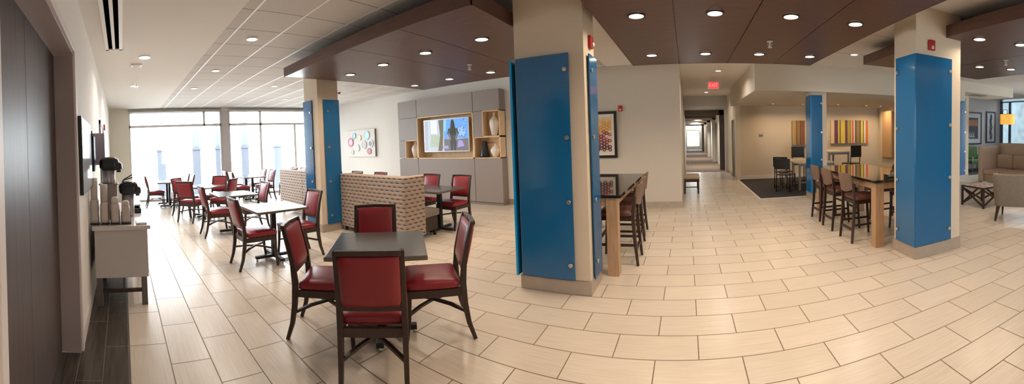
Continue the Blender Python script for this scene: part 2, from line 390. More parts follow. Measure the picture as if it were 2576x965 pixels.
# ------------------------------------------------------------------ outside
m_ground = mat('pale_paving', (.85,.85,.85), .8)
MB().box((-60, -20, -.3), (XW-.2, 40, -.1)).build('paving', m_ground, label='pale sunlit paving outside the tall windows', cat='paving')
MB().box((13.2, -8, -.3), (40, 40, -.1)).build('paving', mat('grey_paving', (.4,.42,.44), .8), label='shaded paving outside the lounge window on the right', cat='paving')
m_colb = mat('porch_stone_blue', (.078,.088,.112), .8); m_colw = mat('porch_column_paint', (.105,.122,.125), .8)
def porch(y0, y1, full, label, x=-14.4):
    t = thing('porch_column', label, 'column', (x, (y0+y1)/2, -.1), 0, 'porch columns outside the tall windows')
    hw = (y1-y0)/2
    MB().box((-hw, -hw, 0), (hw, hw, 1.78)).box((-hw-.03, -hw-.03, 1.78), (hw+.03, hw+.03, 1.86)).build('column_base', m_colb, t, .01)
    if full: MB().box((-hw*.85, -hw*.85, 1.86), (hw*.85, hw*.85, 4.2)).build('shaft', m_colw, t)
    return t
porch(1.40, 1.74, False, 'leftmost low blue-grey stone pier seen through the left window')
porch(2.84, 3.16, True, 'blue-grey pier with pale shaft, second from the left outside the windows')
porch(3.80, 4.12, True, 'porch pier partly hidden behind the thick window post')
porch(4.92, 5.24, True, 'porch pier with pale shaft, first one right of the thick window post')
porch(6.42, 6.76, False, 'rightmost low blue-grey pier, seen right of the second window mullion')

# ------------------------------------------------------------------ pillars with blue glass panels
def bolt(parent, p, n):
    n = Vector(n); p = Vector(p)
    MB().tube([p-n*.02, p+n*.002, p+n*.012, p+n*.02], [.012, .012, .024, .02], m_steel, 14).build('standoff_bolt', None, parent)
def pillar(label, x0, x1, y0, y1, ztop, panels, hp=.14):
    cx, cy = (x0+x1)/2, (y0+y1)/2
    t = thing('pillar', label, 'pillar', (cx, cy, 0), 0, 'square pillars with blue glass panels')
    MB().box((x0-cx, y0-cy, hp), (x1-cx, y1-cy, ztop)).build('shaft', m_pillar, t, .004)
    MB().box((x0-cx-.012, y0-cy-.012, 0), (x1-cx+.012, y1-cy+.012, hp)).build('plinth', m_plinth, t, .003)
    for face, a, b, z0, z1, bolts in panels:
        g = .018; th = .012
        if face == 'S': A, B, n = (a-cx, y0-cy-g-th, z0), (b-cx, y0-cy-g, z1), (0,-1,0)
        if face == 'E': A, B, n = (x1-cx+g, a-cy, z0), (x1-cx+g+th, b-cy, z1), (1,0,0)
        if face == 'W' and not bolts: g, th = .022, .024
        if face == 'W': A, B, n = (x0-cx-g-th, a-cy, z0), (x0-cx-g, b-cy, z1), (-1,0,0)
        p = MB().box(A, B).build('blue_glass_panel', m_blue, t, .002)
        if face == 'W' and not bolts: MB().box((A[0], A[1]-.006, A[2]), (B[0], A[1], B[2])).build('glass_edge', m_bluedge, t)
        for u, z in bolts:
            q = {'S': (u-cx, y0-cy-g-th, z), 'E': (x1-cx+g+th, u-cy, z), 'W': (x0-cx-g-th, u-cy, z)}[face]
            bolt(p, q, n)
    return t
BZ = (.3, .93, 1.57, 2.24)
pillar('large square pillar in the middle, blue glass on front, beside the tall table', -1.72, -.97, 3.38, 3.78, H,
       [('S', -1.70, -1.12, .15, 2.4, [(-1.16, z) for z in BZ]), ('E', 3.47, 3.77, .13, 2.4, [(3.53, z) for z in BZ]), ('W', 3.345, 3.78, .14, 2.4, [])])
pillar('large square pillar at the right, blue glass wrapping its left corner', 2.6, 3.34, 3.52, 4.0, H,
       [('S', 2.575, 3.16, .16, 2.51, [(3.12, z) for z in (.31,.98,1.66,2.35)]), ('W', 3.5, 3.92, .16, 2.51, [(3.87, z) for z in (.31,.95,1.61,2.32)])], .15)
pillar('square pillar between the two woven booth benches', -6.17, -5.67, 3.47, 3.93, H,
       [('S', -6.17, -5.85, .14, 2.47, [(-5.9, z) for z in BZ]), ('E', 3.58, 3.93, .14, 2.46, [(3.66, z) for z in BZ])])
pillar('slim blue-panelled pillar at the far end of the long right table', 2.86, 3.22, 7.86, 8.3, H,
       [('S', 2.835, 3.1, .16, 2.43, [(3.07, z) for z in BZ]), ('W', 7.84, 8.2, .16, 2.43, [])], .15)
pillar('distant blue-panelled pillar left of the tan high-backed sofa', 8.1, 8.56, 8.6, 9.05, H,
       [('S', 8.1, 8.39, .16, 2.68, [(8.35, z) for z in BZ])], .15)

# ------------------------------------------------------------------ brown ceiling canopies
def canopy(label, xs, y0, y1, z=2.78, th=.15):
    x0, x1 = xs[0], xs[-1]
    t = thing('ceiling_canopy', label, 'ceiling canopy', ((x0+x1)/2, (y0+y1)/2, z), 0, 'brown wood ceiling canopies')
    cx, cy = (x0+x1)/2, (y0+y1)/2
    for a, b in zip(xs, xs[1:]):
        MB().box((a-cx+.005, y0-cy+.012, 0), (b-cx-.005, y1-cy-.012, .02)).build('soffit_panel', m_canopy, t)
    f = MB(); f.box((x0-cx, y0-cy, -.002), (x0-cx+.012, y1-cy, th)); f.box((x1-cx-.012, y0-cy, -.002), (x1-cx, y1-cy, th))
    f.box((x0-cx, y0-cy, -.002), (x1-cx, y0-cy+.012, th)); f.box((x0-cx, y1-cy-.012, -.002), (x1-cx, y1-cy, th)); f.box((x0-cx+.01, y0-cy+.01, .02),(x1-cx-.01, y1-cy-.01, th-.01))
    f.build('fascia', m_fascia, t)
    for sx in (.15, .85):
        for sy in (.15, .85): MB().tube([(x0-cx+(x1-x0)*sx, y0-cy+(y1-y0)*sy, th), (x0-cx+(x1-x0)*sx, y0-cy+(y1-y0)*sy, H-z)], .012).build('hanger_rod', m_steel, t)
    return t
canopy('brown wood ceiling canopy over the dining tables, left of the big middle pillar', [-5.42, -3.6, -2.7, -1.77], 2.68, 6.12)
canopy('brown wood ceiling canopy over the central walkway, between the two big pillars', [-.9, -.1, .72, 1.52, 2.22], .9, 6.2)
canopy('brown wood ceiling canopy over the lounge at the right edge', [3.08, 4.55, 6.0], 1.7, 5.75)

# ------------------------------------------------------------------ lights in the ceiling
m_lamp = mat('lamp_diffuser_warm', (.9,.85,.75), .5, emit=(1,.86,.68), es=14)
m_lampn = mat('lamp_diffuser_neutral', (.9,.88,.85), .5, emit=(1,.93,.84), es=9)
m_ringd = mat('downlight_trim_dark', (.05,.03,.025), .4); m_ringw = mat('downlight_trim_white', (.8,.76,.7), .4)
WARM = (1,.80,.60); NEUT = (1,.90,.80)
def downlight(x, y, z, label, group, ring, lens, col, power, rad=.075):
    t = thing('downlight', label, 'ceiling light', (x, y, z), 0, group)
    MB().ring((0,0,-.012), rad+.02, rad, (0,0,.012), ring, 28, plane='XY').build('trim_ring', None, t)
    MB().lathe([(rad*.2,-.004),(rad,-.004),(rad,-.001)], (0,0,0), lens, 28).build('lens', None, t)
    if power:
        l = bpy.data.lights.new('downlight_lamp', 'AREA'); l.shape = 'DISK'; l.size = rad*1.7; l.energy = power; l.color = col; l.spread = R(150)
        o = bpy.data.objects.new('downlight_lamp', l); C.objects.link(o); o.location = (x, y, z-.016)
    return t
ordn = ['first','second','third','fourth','fifth','sixth','seventh']
def row(xs, y, z, where, ring, lens, col, power, group):
    for i, x in enumerate(xs):
        downlight(x, y, z, 'round recessed downlight in %s, %s from the left' % (where, ordn[i]), group, ring, lens, col, power)
PW = 8
g1 = 'downlights in the brown ceiling canopies'
row([-4.85,-4.02,-3.17,-2.28], 3.64, 2.778, 'left brown canopy, near row', m_ringd, m_lamp, WARM, PW, g1)
row([-5.1,-4.19,-3.27,-2.4], 5.48, 2.778, 'left brown canopy, far row', m_ringd, m_lamp, WARM, PW, g1)
row([-.48,.31,1.1,1.85], 3.64, 2.778, 'middle brown canopy, near row', m_ringd, m_lamp, WARM, PW, g1)
row([-.50,.31,1.13,1.95], 5.45, 2.778, 'middle brown canopy, far row', m_ringd, m_lamp, WARM, PW, g1)
row([-.48,.31,1.1,1.85], 1.8, 2.778, 'middle brown canopy, row just above the photographer', m_ringd, m_lamp, WARM, PW, g1)
for x, y, w_ in ((3.42,3.25,'at its near left corner beside the pillar'),(3.98,3.0,'near its front edge, cut by the picture edge'),(4.85,4.6,'in its far row, left one'),(5.4,4.3,'in its far row, right one')):
    downlight(x, y, 2.778, 'round recessed downlight in right brown canopy, '+w_, g1, m_ringd, m_lamp, WARM, PW if x > 3.5 else 3)
g2 = 'white-trimmed downlights in the pale ceiling'
for x, y, z, lab, pw in ((-5.6,.41,H,'large round downlight in the plain ceiling above the coffee counter',12),(-7.9,.33,H,'small far downlight in the plain ceiling beyond the coffee counter',12),
        (-4.58,1.80,H,'nearest downlight in the acoustic tile ceiling',16),(-6.5,1.80,H,'second downlight in the acoustic tile ceiling, above the white-topped tables',16),(-8.3,1.75,H,'third small downlight in the acoustic tile ceiling',16),
        (-7.85,3.62,H,'downlight in the tile ceiling left of the pillar between the booths',16),(-9.9,4.9,H,'farthest downlight in the tile ceiling near the tall windows',16),
        (3.22,6.4,H,'small downlight between the middle and right brown canopies',10),(.8,8.75,H,'downlight just in front of the exit sign',12),(.75,13.2,H,'farthest small downlight before the corridor header',10)):
    downlight(x, y, z-.002, lab, g2, m_ringw, m_lampn, NEUT, pw, .08 if x < -5 and y < 1 else .065)
g3 = 'small downlights in the alcove ceiling'
for x, lab in ((2.75,'first from the left'),(3.75,'just left of the slim pillar'),(5.0,'above the striped canvas'),(6.1,'second from the right'),(6.7,'rightmost')):
    downlight(x, 11.2, 2.498, 'small recessed spot in the alcove ceiling, '+lab, g3, m_ringd, m_lamp, (1,.70,.42), 8, .05)
# corridor light beyond the header
for k in range(3):
    downlight(.75, 17.2+k*6, 2.596, ['nearest','middle','farthest'][k]+' ceiling light down the long guest corridor', 'corridor lights', m_ringw, m_lampn, NEUT, 60, .09)

def sprinkler(x, y, z, label):
    t = thing('sprinkler', label, 'sprinkler', (x, y, z), 0, 'ceiling sprinklers')
    MB().lathe([(.042,-.006),(.042,0)], m=m_ringw, seg=16).build('escutcheon', None, t)
    MB().lathe([(.010,-.075),(.010,0)], m=m_ringw, seg=8).lathe([(.03,-.082),(.03,-.075)], m=m_ringw, seg=12).sweep([(-.03,0,-.03),(-.012,0,-.078)],(.006,.008)).sweep([(.03,0,-.03),(.012,0,-.078)],(.006,.008)).build('head', m_ringw, t)
sprinkler(-3.2, 4.72, 2.778, 'sprinkler head in the left brown canopy')
sprinkler(1.12, 4.69, 2.778, 'sprinkler head in the middle brown canopy')
sprinkler(4.7, 3.85, 2.778, 'sprinkler head in the right brown canopy')
sprinkler(-7.7, .36, H, 'sprinkler head in the plain ceiling above the coffee counter')
# slot air diffuser and speaker
t = thing('slot_diffuser', 'long white slot air diffuser with two dark slots in the left ceiling', 'air vent', (-3.9, -.06, H))
MB().box((-1.24,-.12,-.02),(1.24,-.075,0)).box((-1.22,-.02,-.02),(1.22,.02,0)).box((-1.24,.075,-.02),(1.24,.12,0)).box((-1.24,-.12,-.02),(-1.2,.12,0)).build('frame', mat('diffuser_white',(.92,.9,.87),.4), t)
MB().box((-1.2,-.075,-.004),(1.2,-.02,-.001)).build('slot', mat('slot_black',(.004,.004,.004),1,spec=0), t); MB().box((-1.2,.02,-.004),(1.2,.075,-.001)).build('slot', mat('slot_black',(.004,.004,.004),1,spec=0), t)
t = thing('ceiling_speaker', 'small square white ceiling plate behind the large round downlight', 'ceiling speaker', (-6.1, .3, H))
MB().box((-.09,-.09,-.02),(.09,.09,0)).build('plate', m_trimw, t, .003); MB().box((-.06,-.06,-.023),(.06,.06,-.02)).build('grille', mat('speaker_grille',(.5,.48,.45),.6), t)
t = thing('air_vent', 'flat grey air vent under the soffit right of the big right pillar', 'air vent', (8.55, 8.2, 2.78))
MB().box((-.3,-.15,-.012),(.3,.15,0)).build('frame', mat('vent_grey',(.25,.22,.2),.6), t)
def dome(x, y, z, label):
    t = thing('smoke_detector', label, 'smoke detector', (x,y,z)); MB().lathe([(.02,-.05),(.045,-.035),(.05,0)], m=mat('detector_dark_red',(.10,.02,.02),.4), seg=20).build('housing', None, t)
dome(-.55, 7.0, H, 'small dark dome under the ceiling beyond the middle brown canopy')
dome(-8.3, 5.8, H, 'small dark ceiling dome behind the left brown canopy')

# fire alarm strobes
def strobe(x, y, z, rz, label, s=1):
    t = thing('fire_alarm', label, 'fire alarm', (x, y, z), rz, 'red fire alarm strobes')
    MB().box((-.05*s,-.035,-.065*s),(.05*s,0,.065*s)).build('housing', m_redplastic, t, .012)
    MB().lathe([(.014,-.02),(.018,0),(.014,.02)], (0,-.04,-.03*s), m_whiteplastic, 12).build('strobe_lens', None, t.children[0])
strobe(-.97, 3.6, 2.54, R(90), 'red fire alarm strobe on the side of the big middle pillar')
strobe(2.83, 3.52, 2.64, 0, 'red fire alarm strobe above the blue glass of the right pillar')
strobe(-1.42, 7.72, 2.17, 0, 'red fire alarm strobe beside the framed hexagon print')

# exit sign
t = thing('exit_sign', 'glowing red exit sign hanging at the mouth of the corridor', 'exit sign', (.74, 9.6, 2.86))
MB().box((-.15,0,-.1),(.15,.045,.1)).build('housing', m_whiteplastic, t, .008)
MB().box((-.135,-.004,-.088),(.135,0,.088)).build('face', mat('exit_face_red', (.5,.03,.04), .4, emit=(1,.06,.07), es=.75), t)
MB().tube([(0,.02,.1),(0,.02,H-2.86)], .012).build('stem', m_whiteplastic, t)
me = textmesh('EXIT', .125, .002); me.materials.append(mat('exit_letters_glow', (.6,.05,.05), .4, emit=(1,.25,.22), es=1.3))
o = bpy.data.objects.new('letters', me); C.objects.link(o); o.parent = t; o.rotation_euler = (R(90),0,0); o.location = (0,-.0065,0)

# ------------------------------------------------------------------ dining chair
def make_chair():
    t = thing('dining_chair', 'x', 'chair')
    hw = .205
    def post(s):
        return MB().sweep([(s*hw,-.31,0),(s*hw,-.262,.14),(s*hw,-.235,.30),(s*hw,-.225,.46),(s*hw,-.24,.62),(s*hw,-.272,.78),(s*hw,-.315,.935)],
                          [(.028,.03),(.032,.038),(.036,.046),(.038,.05),(.036,.042),(.034,.034),(.032,.028)])
    for s in (-1, 1): post(s).build('rear_leg', m_wood, t, .004)
    for s in (-1, 1): MB().sweep([(s*.2,.235,0),(s*.205,.21,.2),(s*.205,.2,.42)], [(.028,.028),(.034,.034),(.04,.04)]).build('front_leg', m_wood, t, .004)
    MB().box((-.215,-.235,.36),(.215,-.205,.42)).box((-.215,.19,.36),(.215,.22,.42)).box((-.22,-.22,.36),(-.19,.2,.42)).box((.19,-.22,.36),(.22,.2,.42)).build('apron', m_wood, t, .004)
    b = MB()
    for s in (-1, 1): b.sweep([(s*.2,-.25,.225),(s*.1,-.13,.252),(0,0,.262),(-s*.1,.11,.252),(-s*.2,.21,.23)], (.022,.026), up=(0,0,1))
    b.build('cross_stretcher', m_wood, t, .002)
    MB().cushion((-.222,-.2,.415),(.222,.245,.49), r=.03, puff=.018).build('seat', m_red, t)
    MB().sweep([(-.2,-.325,.92),(0,-.335,.925),(.2,-.325,.92)], (.032,.034), up=(0,0,1)).build('top_rail', m_wood, t, .004)
    MB().sweep([(-.2,-.24,.555),(.2,-.24,.555)], (.04,.028), up=(0,0,1)).build('lower_rail', m_wood, t, .004)
    q = MB(); rings = []
    q.cushion((-.19,-.035,-.175),(.19,.022,.175), r=.02, puff=.014)
    rotm = Matrix.Rotation(R(13), 4, 'X')
    for v in q.bm.verts: v.co = rotm @ v.co + Vector((0,-.272,.738))
    q.build('back_cushion', m_red, t)
    return t
chair0 = make_chair(); used = [True]
def chair(x, y, deg, label, group, src=None):
    f = used[0]; used[0] = False
    return place(chair0, (x, y, 0), R(deg), label, group, f)
def diag(cx, cy, d, group, labs, nudge=((0,0),)*4):
    for (ux, uy, rz), lab, (nx, ny) in zip(((1,-1,45),(1,1,135),(-1,1,225),(-1,-1,-45)), labs, nudge):
        chair(cx+ux*d*.7071+nx, cy+uy*d*.7071+ny, rz, lab, group)
G = 'red dining chairs'
diag(-2.29, 1.94, .52, G, ['red chair nearest the camera, its back turned to us, at the dark square table',
    'red chair on the right side of the nearest dark table, facing left', 'red chair on the far side of the nearest dark table, back above the tabletop', 'red chair on the left side of the nearest dark table, back toward the left'],
    ((0,0),(-.065,-.05),(-.06,-.07),(.035,.06)))
chair(-4.66, 1.76, 0, 'red chair on the aisle side of the first pale-topped table, left of the nearest table', G)
chair(-4.70, 2.44, 180, 'red chair beside the left booth pillar, facing the first pale-topped table', G)
chair(-6.63, 1.76, 0, 'red chair on the aisle side of the second pale-topped table', G)
chair(-6.66, 2.46, 180, 'red chair on the far side of the second pale-topped table', G)
diag(-8.6, 1.95, .52, G, ['red chair with its back square to us at the turned third table', 'red chair at the right of the turned third table, half hidden',
    'red chair behind the turned third table, cushion facing us below the window post', 'red chair at the left of the turned third table, nearest the coffee counter'])
chair(-11.35, 3.62, 0, 'leftmost of the two red chairs just right of the window post', G)
chair(-10.55, 3.58, 0, 'red chair right of the window post, right one of the near pair', G)
chair(-11.35, 4.40, 180, 'red chair by the right window, left one of the far pair', G)
chair(-10.55, 4.36, 180, 'red chair by the right window, right one of the far pair', G)
chair(-10.75, .98, 0, 'red chair at the far left, standing alone before the left window', G)
chair(-11.2, 1.75, 180, 'red chair against the left window, left one of a small distant pair', G)
chair(-10.45, 1.75, 180, 'red chair against the left window, right one of a small distant pair', G)
chair(-4.05, 5.25, 180, 'red chair facing us right of the woven booth, before the media cabinet', G)
chair(-4.82, 5.27, 180, 'red chair half hidden by the right end of the woven booth', G)
chair(-7.25, 5.22, 180, 'red chair top peeking over the near woven booth, close to the pillar', G)
chair(-6.35, 5.22, 180, 'red chair top peeking over the middle of the near woven booth', G)
chair(-11.1, 5.45, 180, 'left of two red chair tops peeking over the far woven booth', G)
chair(-10.45, 5.45, 180, 'right of two red chair tops peeking over the far woven booth', G)

# ------------------------------------------------------------------ dining tables
def make_table(w=.76, d=.72, cols=((0,0),), s='square'):
    t = thing('dining_table', 'x', 'table')
    MB().box((-w/2,-d/2,.722),(w/2,d/2,.75)).build('tabletop', m_top, t, .003)
    MB().box((-w/2-.004,-d/2-.004,.718),(w/2+.004,-d/2,.747)).box((-w/2-.004,d/2,.718),(w/2+.004,d/2+.004,.747)).box((-w/2-.004,-d/2,.718),(-w/2,d/2,.747)).box((w/2,-d/2,.718),(w/2+.004,d/2,.747)).build('edge_band', m_edge, t.children[0])
    for cx, cy in cols:
        MB().box((cx-.035,cy-.035,.06),(cx+.035,cy+.035,.70)).box((cx-.16,cy-.16,.70),(cx+.16,cy+.16,.72)).build('column', m_black, t, .004)
        b = MB(); b.box((cx-.29,cy-.03,.03),(cx+.29,cy+.03,.07)); b.box((cx-.03,cy-.29,.03),(cx+.03,cy+.29,.07)); ft = b.build('foot', m_black, t, .006)
        for a, c_ in ((-.27,0),(.27,0),(0,-.27),(0,.27)): MB().lathe([(.014,0),(.014,.03)], (cx+a,cy+c_,0), seg=10).build('glide', m_steel, ft)
    return t
t0 = make_table(.76, .76)
GT = 'dining tables on black cross feet'
place(t0, (-2.29,1.94,0), R(45), 'nearest dark grey square dining table, turned cornerwise', GT, True)
place(t0, (-4.78,2.09,0), 0, 'first pale reflecting square table beyond the nearest table', GT)
place(t0, (-6.7,2.1,0), 0, 'second pale reflecting square table down the aisle', GT)
place(t0, (-8.6,1.95,0), R(45), 'third table down the aisle, turned cornerwise below the window post', GT)
t1 = make_table(1.2, .76, ((-.3,0),(.3,0)))
place(t1, (-10.95,4.0,0), 0, 'far rectangular table by the right window with four red chairs', GT, True)
place(t1, (-10.85,1.36,0), 0, 'far left rectangular table in front of the left window', GT)
place(t1, (-4.4,4.93,0), 0, 'small dark table sticking out right of the near woven booth', GT)

# ------------------------------------------------------------------ woven booths
def weave(mb, o, u, v, n, w, h):
    o, u, v, n = map(Vector, (o, u, v, n)); nx = max(2, int(w/.0213)); nz = max(2, int(h/.009)); i = mb.mi(m_wick); G_ = []
    for a in range(nx+1):
        colv = []
        for b in range(nz+1):
            x, z = w*a/nx, h*b/nz
            zq = (z+.09)/.064; ph = pi*(int(zq+.5) % 2)
            e = .011*(1-(1-abs(sin(pi*zq)))*(.55+.5*cos(2*pi*x/.125+ph)))
            if a in (0, nx) or b in (0, nz): e = 0
            colv.append(mb.bm.verts.new(o+u*x+v*z+n*e))
        G_.append(colv)
    for a in range(nx):
        for b in range(nz):
            f = mb.bm.faces.new([G_[a][b], G_[a+1][b], G_[a+1][b+1], G_[a][b+1]]); f.material_index = i; f.smooth = True
def booth(x0, x1, label, seam=False, y0=3.88, h=1.05):
    t = thing('booth_bench', label, 'bench', (x0, y0, 0), 0, 'woven-back booth benches')
    w = x1-x0; d = .14; L = .46
    b = MB(); b.box((.004,.004,.1),(w-.004,d,h-.004), m_wick)
    weave(b, (0,0,.09), (1,0,0), (0,0,1), (0,-1,0), w, h-.09)
    weave(b, (0,0,h), (1,0,0), (0,1,0), (0,0,1), w, d+.01)
    if seam: b.box((w*.56,-.012,.1),(w*.56+.006,.0,h),m_black)
    b.build('woven_back', None, t)
    for sx in (0, 1):
        a = MB(); xx = w-.1 if sx else 0
        a.box((xx+.004,d,.1),(xx+.096,L,h-.004), m_wick)
        weave(a, (w if sx else 0, 0 if sx else L, .09), (0,1 if sx else -1,0), (0,0,1), (1 if sx else -1,0,0), L, h-.09)
        weave(a, (xx,d,h), (1,0,0), (0,1,0), (0,0,1), .1, L-d)
        weave(a, (xx+.1,L,.09), (-1,0,0), (0,0,1), (0,1,0), .1, h-.09)
        a.build('woven_side', None, t)
    MB().cushion((.11,d+.01,.33),(w-.02,.86,.46), r=.03, puff=.01).build('seat_cushion', m_tweed, t)
    MB().box((.12,d,.1),(w-.05,.82,.33)).build('seat_base', m_wood, t, .005)
    for px_, py in ((.06,.06),(w-.06,.06),(.06,.78),(w-.09,.78)):
        MB().lathe([(.028,0),(.034,.09)], (px_,py,0), m_black, 14).build('leg', None, t)
    return t
booth(-5.63, -3.92, 'near woven rattan booth bench, right of the booth pillar')
booth(-8.33, -6.21, 'far woven rattan booth bench, left of the booth pillar', True)

# ------------------------------------------------------------------ media cabinet wall unit
t = thing('media_cabinet', 'tall grey panelled media cabinet with maple niches around the television', 'cabinet', (-5.92, 7.42, 0))
ox = -5.92; D = .28
def P(x0, x1, z0, z1, name='door_panel', y0=0):
    return MB().box((x0-ox+.006, y0, z0+.004), (x1-ox-.006, .045, z1-.004)).build(name, m_grey, t, .003)
X = dict(l=-7.64, a=-6.89, b=-4.99, c=-4.23)
P(X['l'], X['a'], 2.3, 2.8); P(X['a'], X['b'], 2.3, 2.8); P(X['b'], X['c'], 2.3, 2.8)
P(X['l'], X['a'], 1.66, 2.3); P(X['l'], -7.37, 1.16, 1.66); P(X['b'], -4.7, 1.67, 2.3)
lo = .07
P(X['l'], X['a'], lo, 1.14); P(X['a'], X['b'], lo, 1.14); P(X['b'], -4.2, lo, 1.14)
k = MB(); k.box((X['l']-ox+.01,.045,0),(-4.21-ox,D,1.14)); k.box((X['l']-ox+.01,.03,0),(-4.2-ox,.05,lo)); k.box((X['l']-ox,.045,2.3),(X['c']-ox,D,2.8))
k.box((X['l']-ox+.004,.045,1.66),(X['a']-ox-.02,D,2.3)); k.box((X['l']-ox,.045,1.16),(-7.39-ox,D,1.66)); k.box((X['b']-ox+.02,.045,1.67),(-4.72-ox,D,2.3))
k.build('carcass', mat('grey_laminate_side',(.26,.215,.195),.45), t, .002)
def niche(x0, x1, z0, z1, name='niche', e=.022):
    x0 -= ox; x1 -= ox
    n = MB(); n.box((x0,-.004,z0),(x1,D,z0+e)); n.box((x0,-.004,z1-e),(x1,D,z1)); n.box((x0,-.004,z0),(x0+e,D,z1)); n.box((x1-e,-.004,z0),(x1,D,z1)); n.box((x0,D-.02,z0),(x1,D,z1))
    n.build(name, m_oak, t, .001)
niche(X['a'], X['b'], 1.14, 2.3, 'television_niche', .03)
niche(-7.38, -6.89, 1.14, 1.665, 'niche')
niche(-4.72, X['c'], 1.665, 2.3, 'niche'); niche(X['b'], X['c'], 1.14, 1.67, 'niche')

# television
t = thing('television', 'wall television showing a long-haired figure before trees and blue sky', 'television', (-5.91, 7.46, 1.76))
MB().box((-.76,0,-.44),(.76,.05,.44)).build('bezel', mat('tv_silver', (.55,.53,.5), .3, metal=.6), t, .004)
MB().box((-.3,.05,-.2),(.3,.2,.2)).build('wall_mount', m_black, t)
def em(n, c, s=.9): return mat(n, (0.01,0.01,0.01), .15, emit=c, es=s)
s = MB(); s.box((-.735,-.003,-.415),(.735,0,.415), em('screen_pale', (.55,.60,.66)))
def sp(pts, m, k): s.poly([(x, -.004-k*.0006, z) for x, z in pts], (0,.0005,0), m)
sp([(-.735,-.415),(-.62,-.415),(-.60,.415),(-.735,.415)], em('screen_lilac',(.42,.46,.55)), 0)
sp([(-.5,.05),(-.28,.05),(-.28,.40),(-.5,.40)], em('screen_white',(.78,.86,.96)), 1)
sp([(-.55,-.30),(-.2,-.30),(-.2,.0),(-.5,.03)], em('screen_moss',(.46,.54,.40)), 1)
sp([(-.05,-.1),(.735,-.1),(.735,.415),(-.05,.415)], em('screen_sky',(.16,.40,.85)), 0)
sp([(.35,.1),(.55,.22),(.66,.12),(.6,-.05),(.45,-.02)], em('screen_sky2',(.35,.55,.95)), 1)
sp([(-.1,.1),(.02,.1),(.05,.4),(-.08,.415)], em('screen_cyan',(.30,.62,.78)), 1)
sp([(-.05,-.415),(.735,-.415),(.735,-.1),(.3,-.12),(-.05,-.1)], em('screen_ground',(.20,.18,.20)), 1)
sp([(.38,-.33),(.6,-.3),(.55,-.16),(.42,-.14)], em('screen_violet',(.42,.36,.72)), 2)
sp([(-.14,-.36),(.1,-.36),(.08,-.28),(-.12,-.27)], em('screen_violet2',(.40,.38,.62)), 2)
trk = em('screen_trunk',(.17,.15,.10)); fig = em('screen_figure',(.085,.085,.085)); fg2 = em('screen_figure_hair',(.05,.052,.042)); skin = em('screen_skin',(.55,.35,.26))
sp([(-.26,-.415),(-.12,-.415),(-.08,-.1),(-.05,.415),(-.22,.415),(-.18,0)], trk, 3)
sp([(.19,.30),(.20,.37),(.245,.405),(.29,.37),(.31,.30),(.335,.16),(.355,.05),(.33,.0),(.17,.0),(.145,.05),(.165,.16)], fg2, 5)
sp([(.12,.17),(.38,.17),(.37,.02),(.33,-.08),(.355,-.20),(.33,-.41),(.275,-.41),(.255,-.24),(.235,-.41),(.175,-.41),(.15,-.20),(.175,-.08),(.135,.02)], fig, 4)
sp([(.10,.16),(.15,.17),(.11,.02),(.155,-.09),(.13,-.12),(.055,.01)], fig, 4); sp([(.36,.17),(.40,.16),(.455,.01),(.375,-.12),(.345,-.09),(.39,.02)], fig, 4)
sp([(.43,.03),(.455,.01),(.385,-.11),(.37,-.09)], skin, 6); sp([(.08,.03),(.055,.01),(.12,-.11),(.14,-.09)], skin, 6)
for q in range(26):
    x, z = random.uniform(.45,.7), random.uniform(-.1,.38); a = random.uniform(.01,.03)
    sp([(x-a,z),(x,z-a),(x+a,z),(x,z+a)], em('screen_leaf%d' % (q%3), ((.1,.2,.45),(.4,.6,1),(.12,.3,.5))[q%3]), 2)
s.build('screen', None, t)

def vase(x, z, prof, m, label, name='vase'):
    t = MB().lathe(prof, (0,0,0), m, 28)
    if m is m_cer:
        for v in t.bm.verts:
            a = math.atan2(v.co.y, v.co.x); r_ = math.hypot(v.co.x, v.co.y)
            if r_ > .03: k_ = 1+.05*sin(7*a+v.co.z*12); v.co.x *= k_; v.co.y *= k_
    t.build(name, None, loc=(x, 7.57, z), label=label, cat='vase', group='vases in the media cabinet niches')
big = [(.055,0),(.07,.03),(.105,.18),(.125,.30),(.115,.37),(.06,.44),(.03,.47),(.022,.53),(.03,.56)]
sm = [(.045,0),(.06,.02),(.11,.12),(.12,.17),(.10,.22),(.05,.27),(.022,.29),(.018,.34)]
md = [(.05,0),(.06,.03),(.10,.16),(.115,.25),(.10,.31),(.05,.36),(.025,.38),(.022,.44),(.028,.46)]
vase(-4.47, 1.689, big, m_cer, 'tall white twisted ceramic vase in the upper right niche')
vase(-4.46, 1.164, sm, m_cer, 'short white patterned vase in the lower right niche')
vase(-7.12, 1.164, md, m_cer, 'white twisted vase alone in the left niche')
vase(-4.77, 1.164, [(.13,0),(.125,.04),(.075,.30),(.06,.38),(.055,.40)], m_blk, 'black cone-shaped vase in the lower right niche')

# plates artwork
t = thing('plate_artwork', 'pale canvas carrying nine round coloured plates on the white wall', 'wall art', (-9.78, 7.70, 1.66))
MB().box((-.74,-.03,-.46),(.74,.0,.46)).build('canvas', mat('canvas_white',(.82,.80,.77),.8), t, .003)
MB().box((.74,-.03,-.46),(.765,.015,.46)).build('edge_strip', mat('canvas_edge_grey',(.2,.19,.18),.6), t)
pl = [(-.58,.05,.155,(.45,.03,.10),(.80,.42,.50)),(-.36,.27,.095,(.03,.28,.48),(.35,.65,.75)),(-.06,.19,.095,(.50,.55,.22),(.62,.66,.38)),(.34,.26,.15,(.45,.55,.60),(.38,.70,.78)),
      (-.20,-.16,.12,(.62,.62,.62),(.80,.80,.78)),(.17,-.06,.14,(.55,.52,.54),(.38,.42,.40)),(.54,-.02,.125,(.70,.70,.70),(.10,.11,.11)),(.45,-.28,.10,(.35,.03,.09),(.60,.14,.24)),(-.50,-.30,.085,(.66,.68,.68),(.50,.54,.54))]
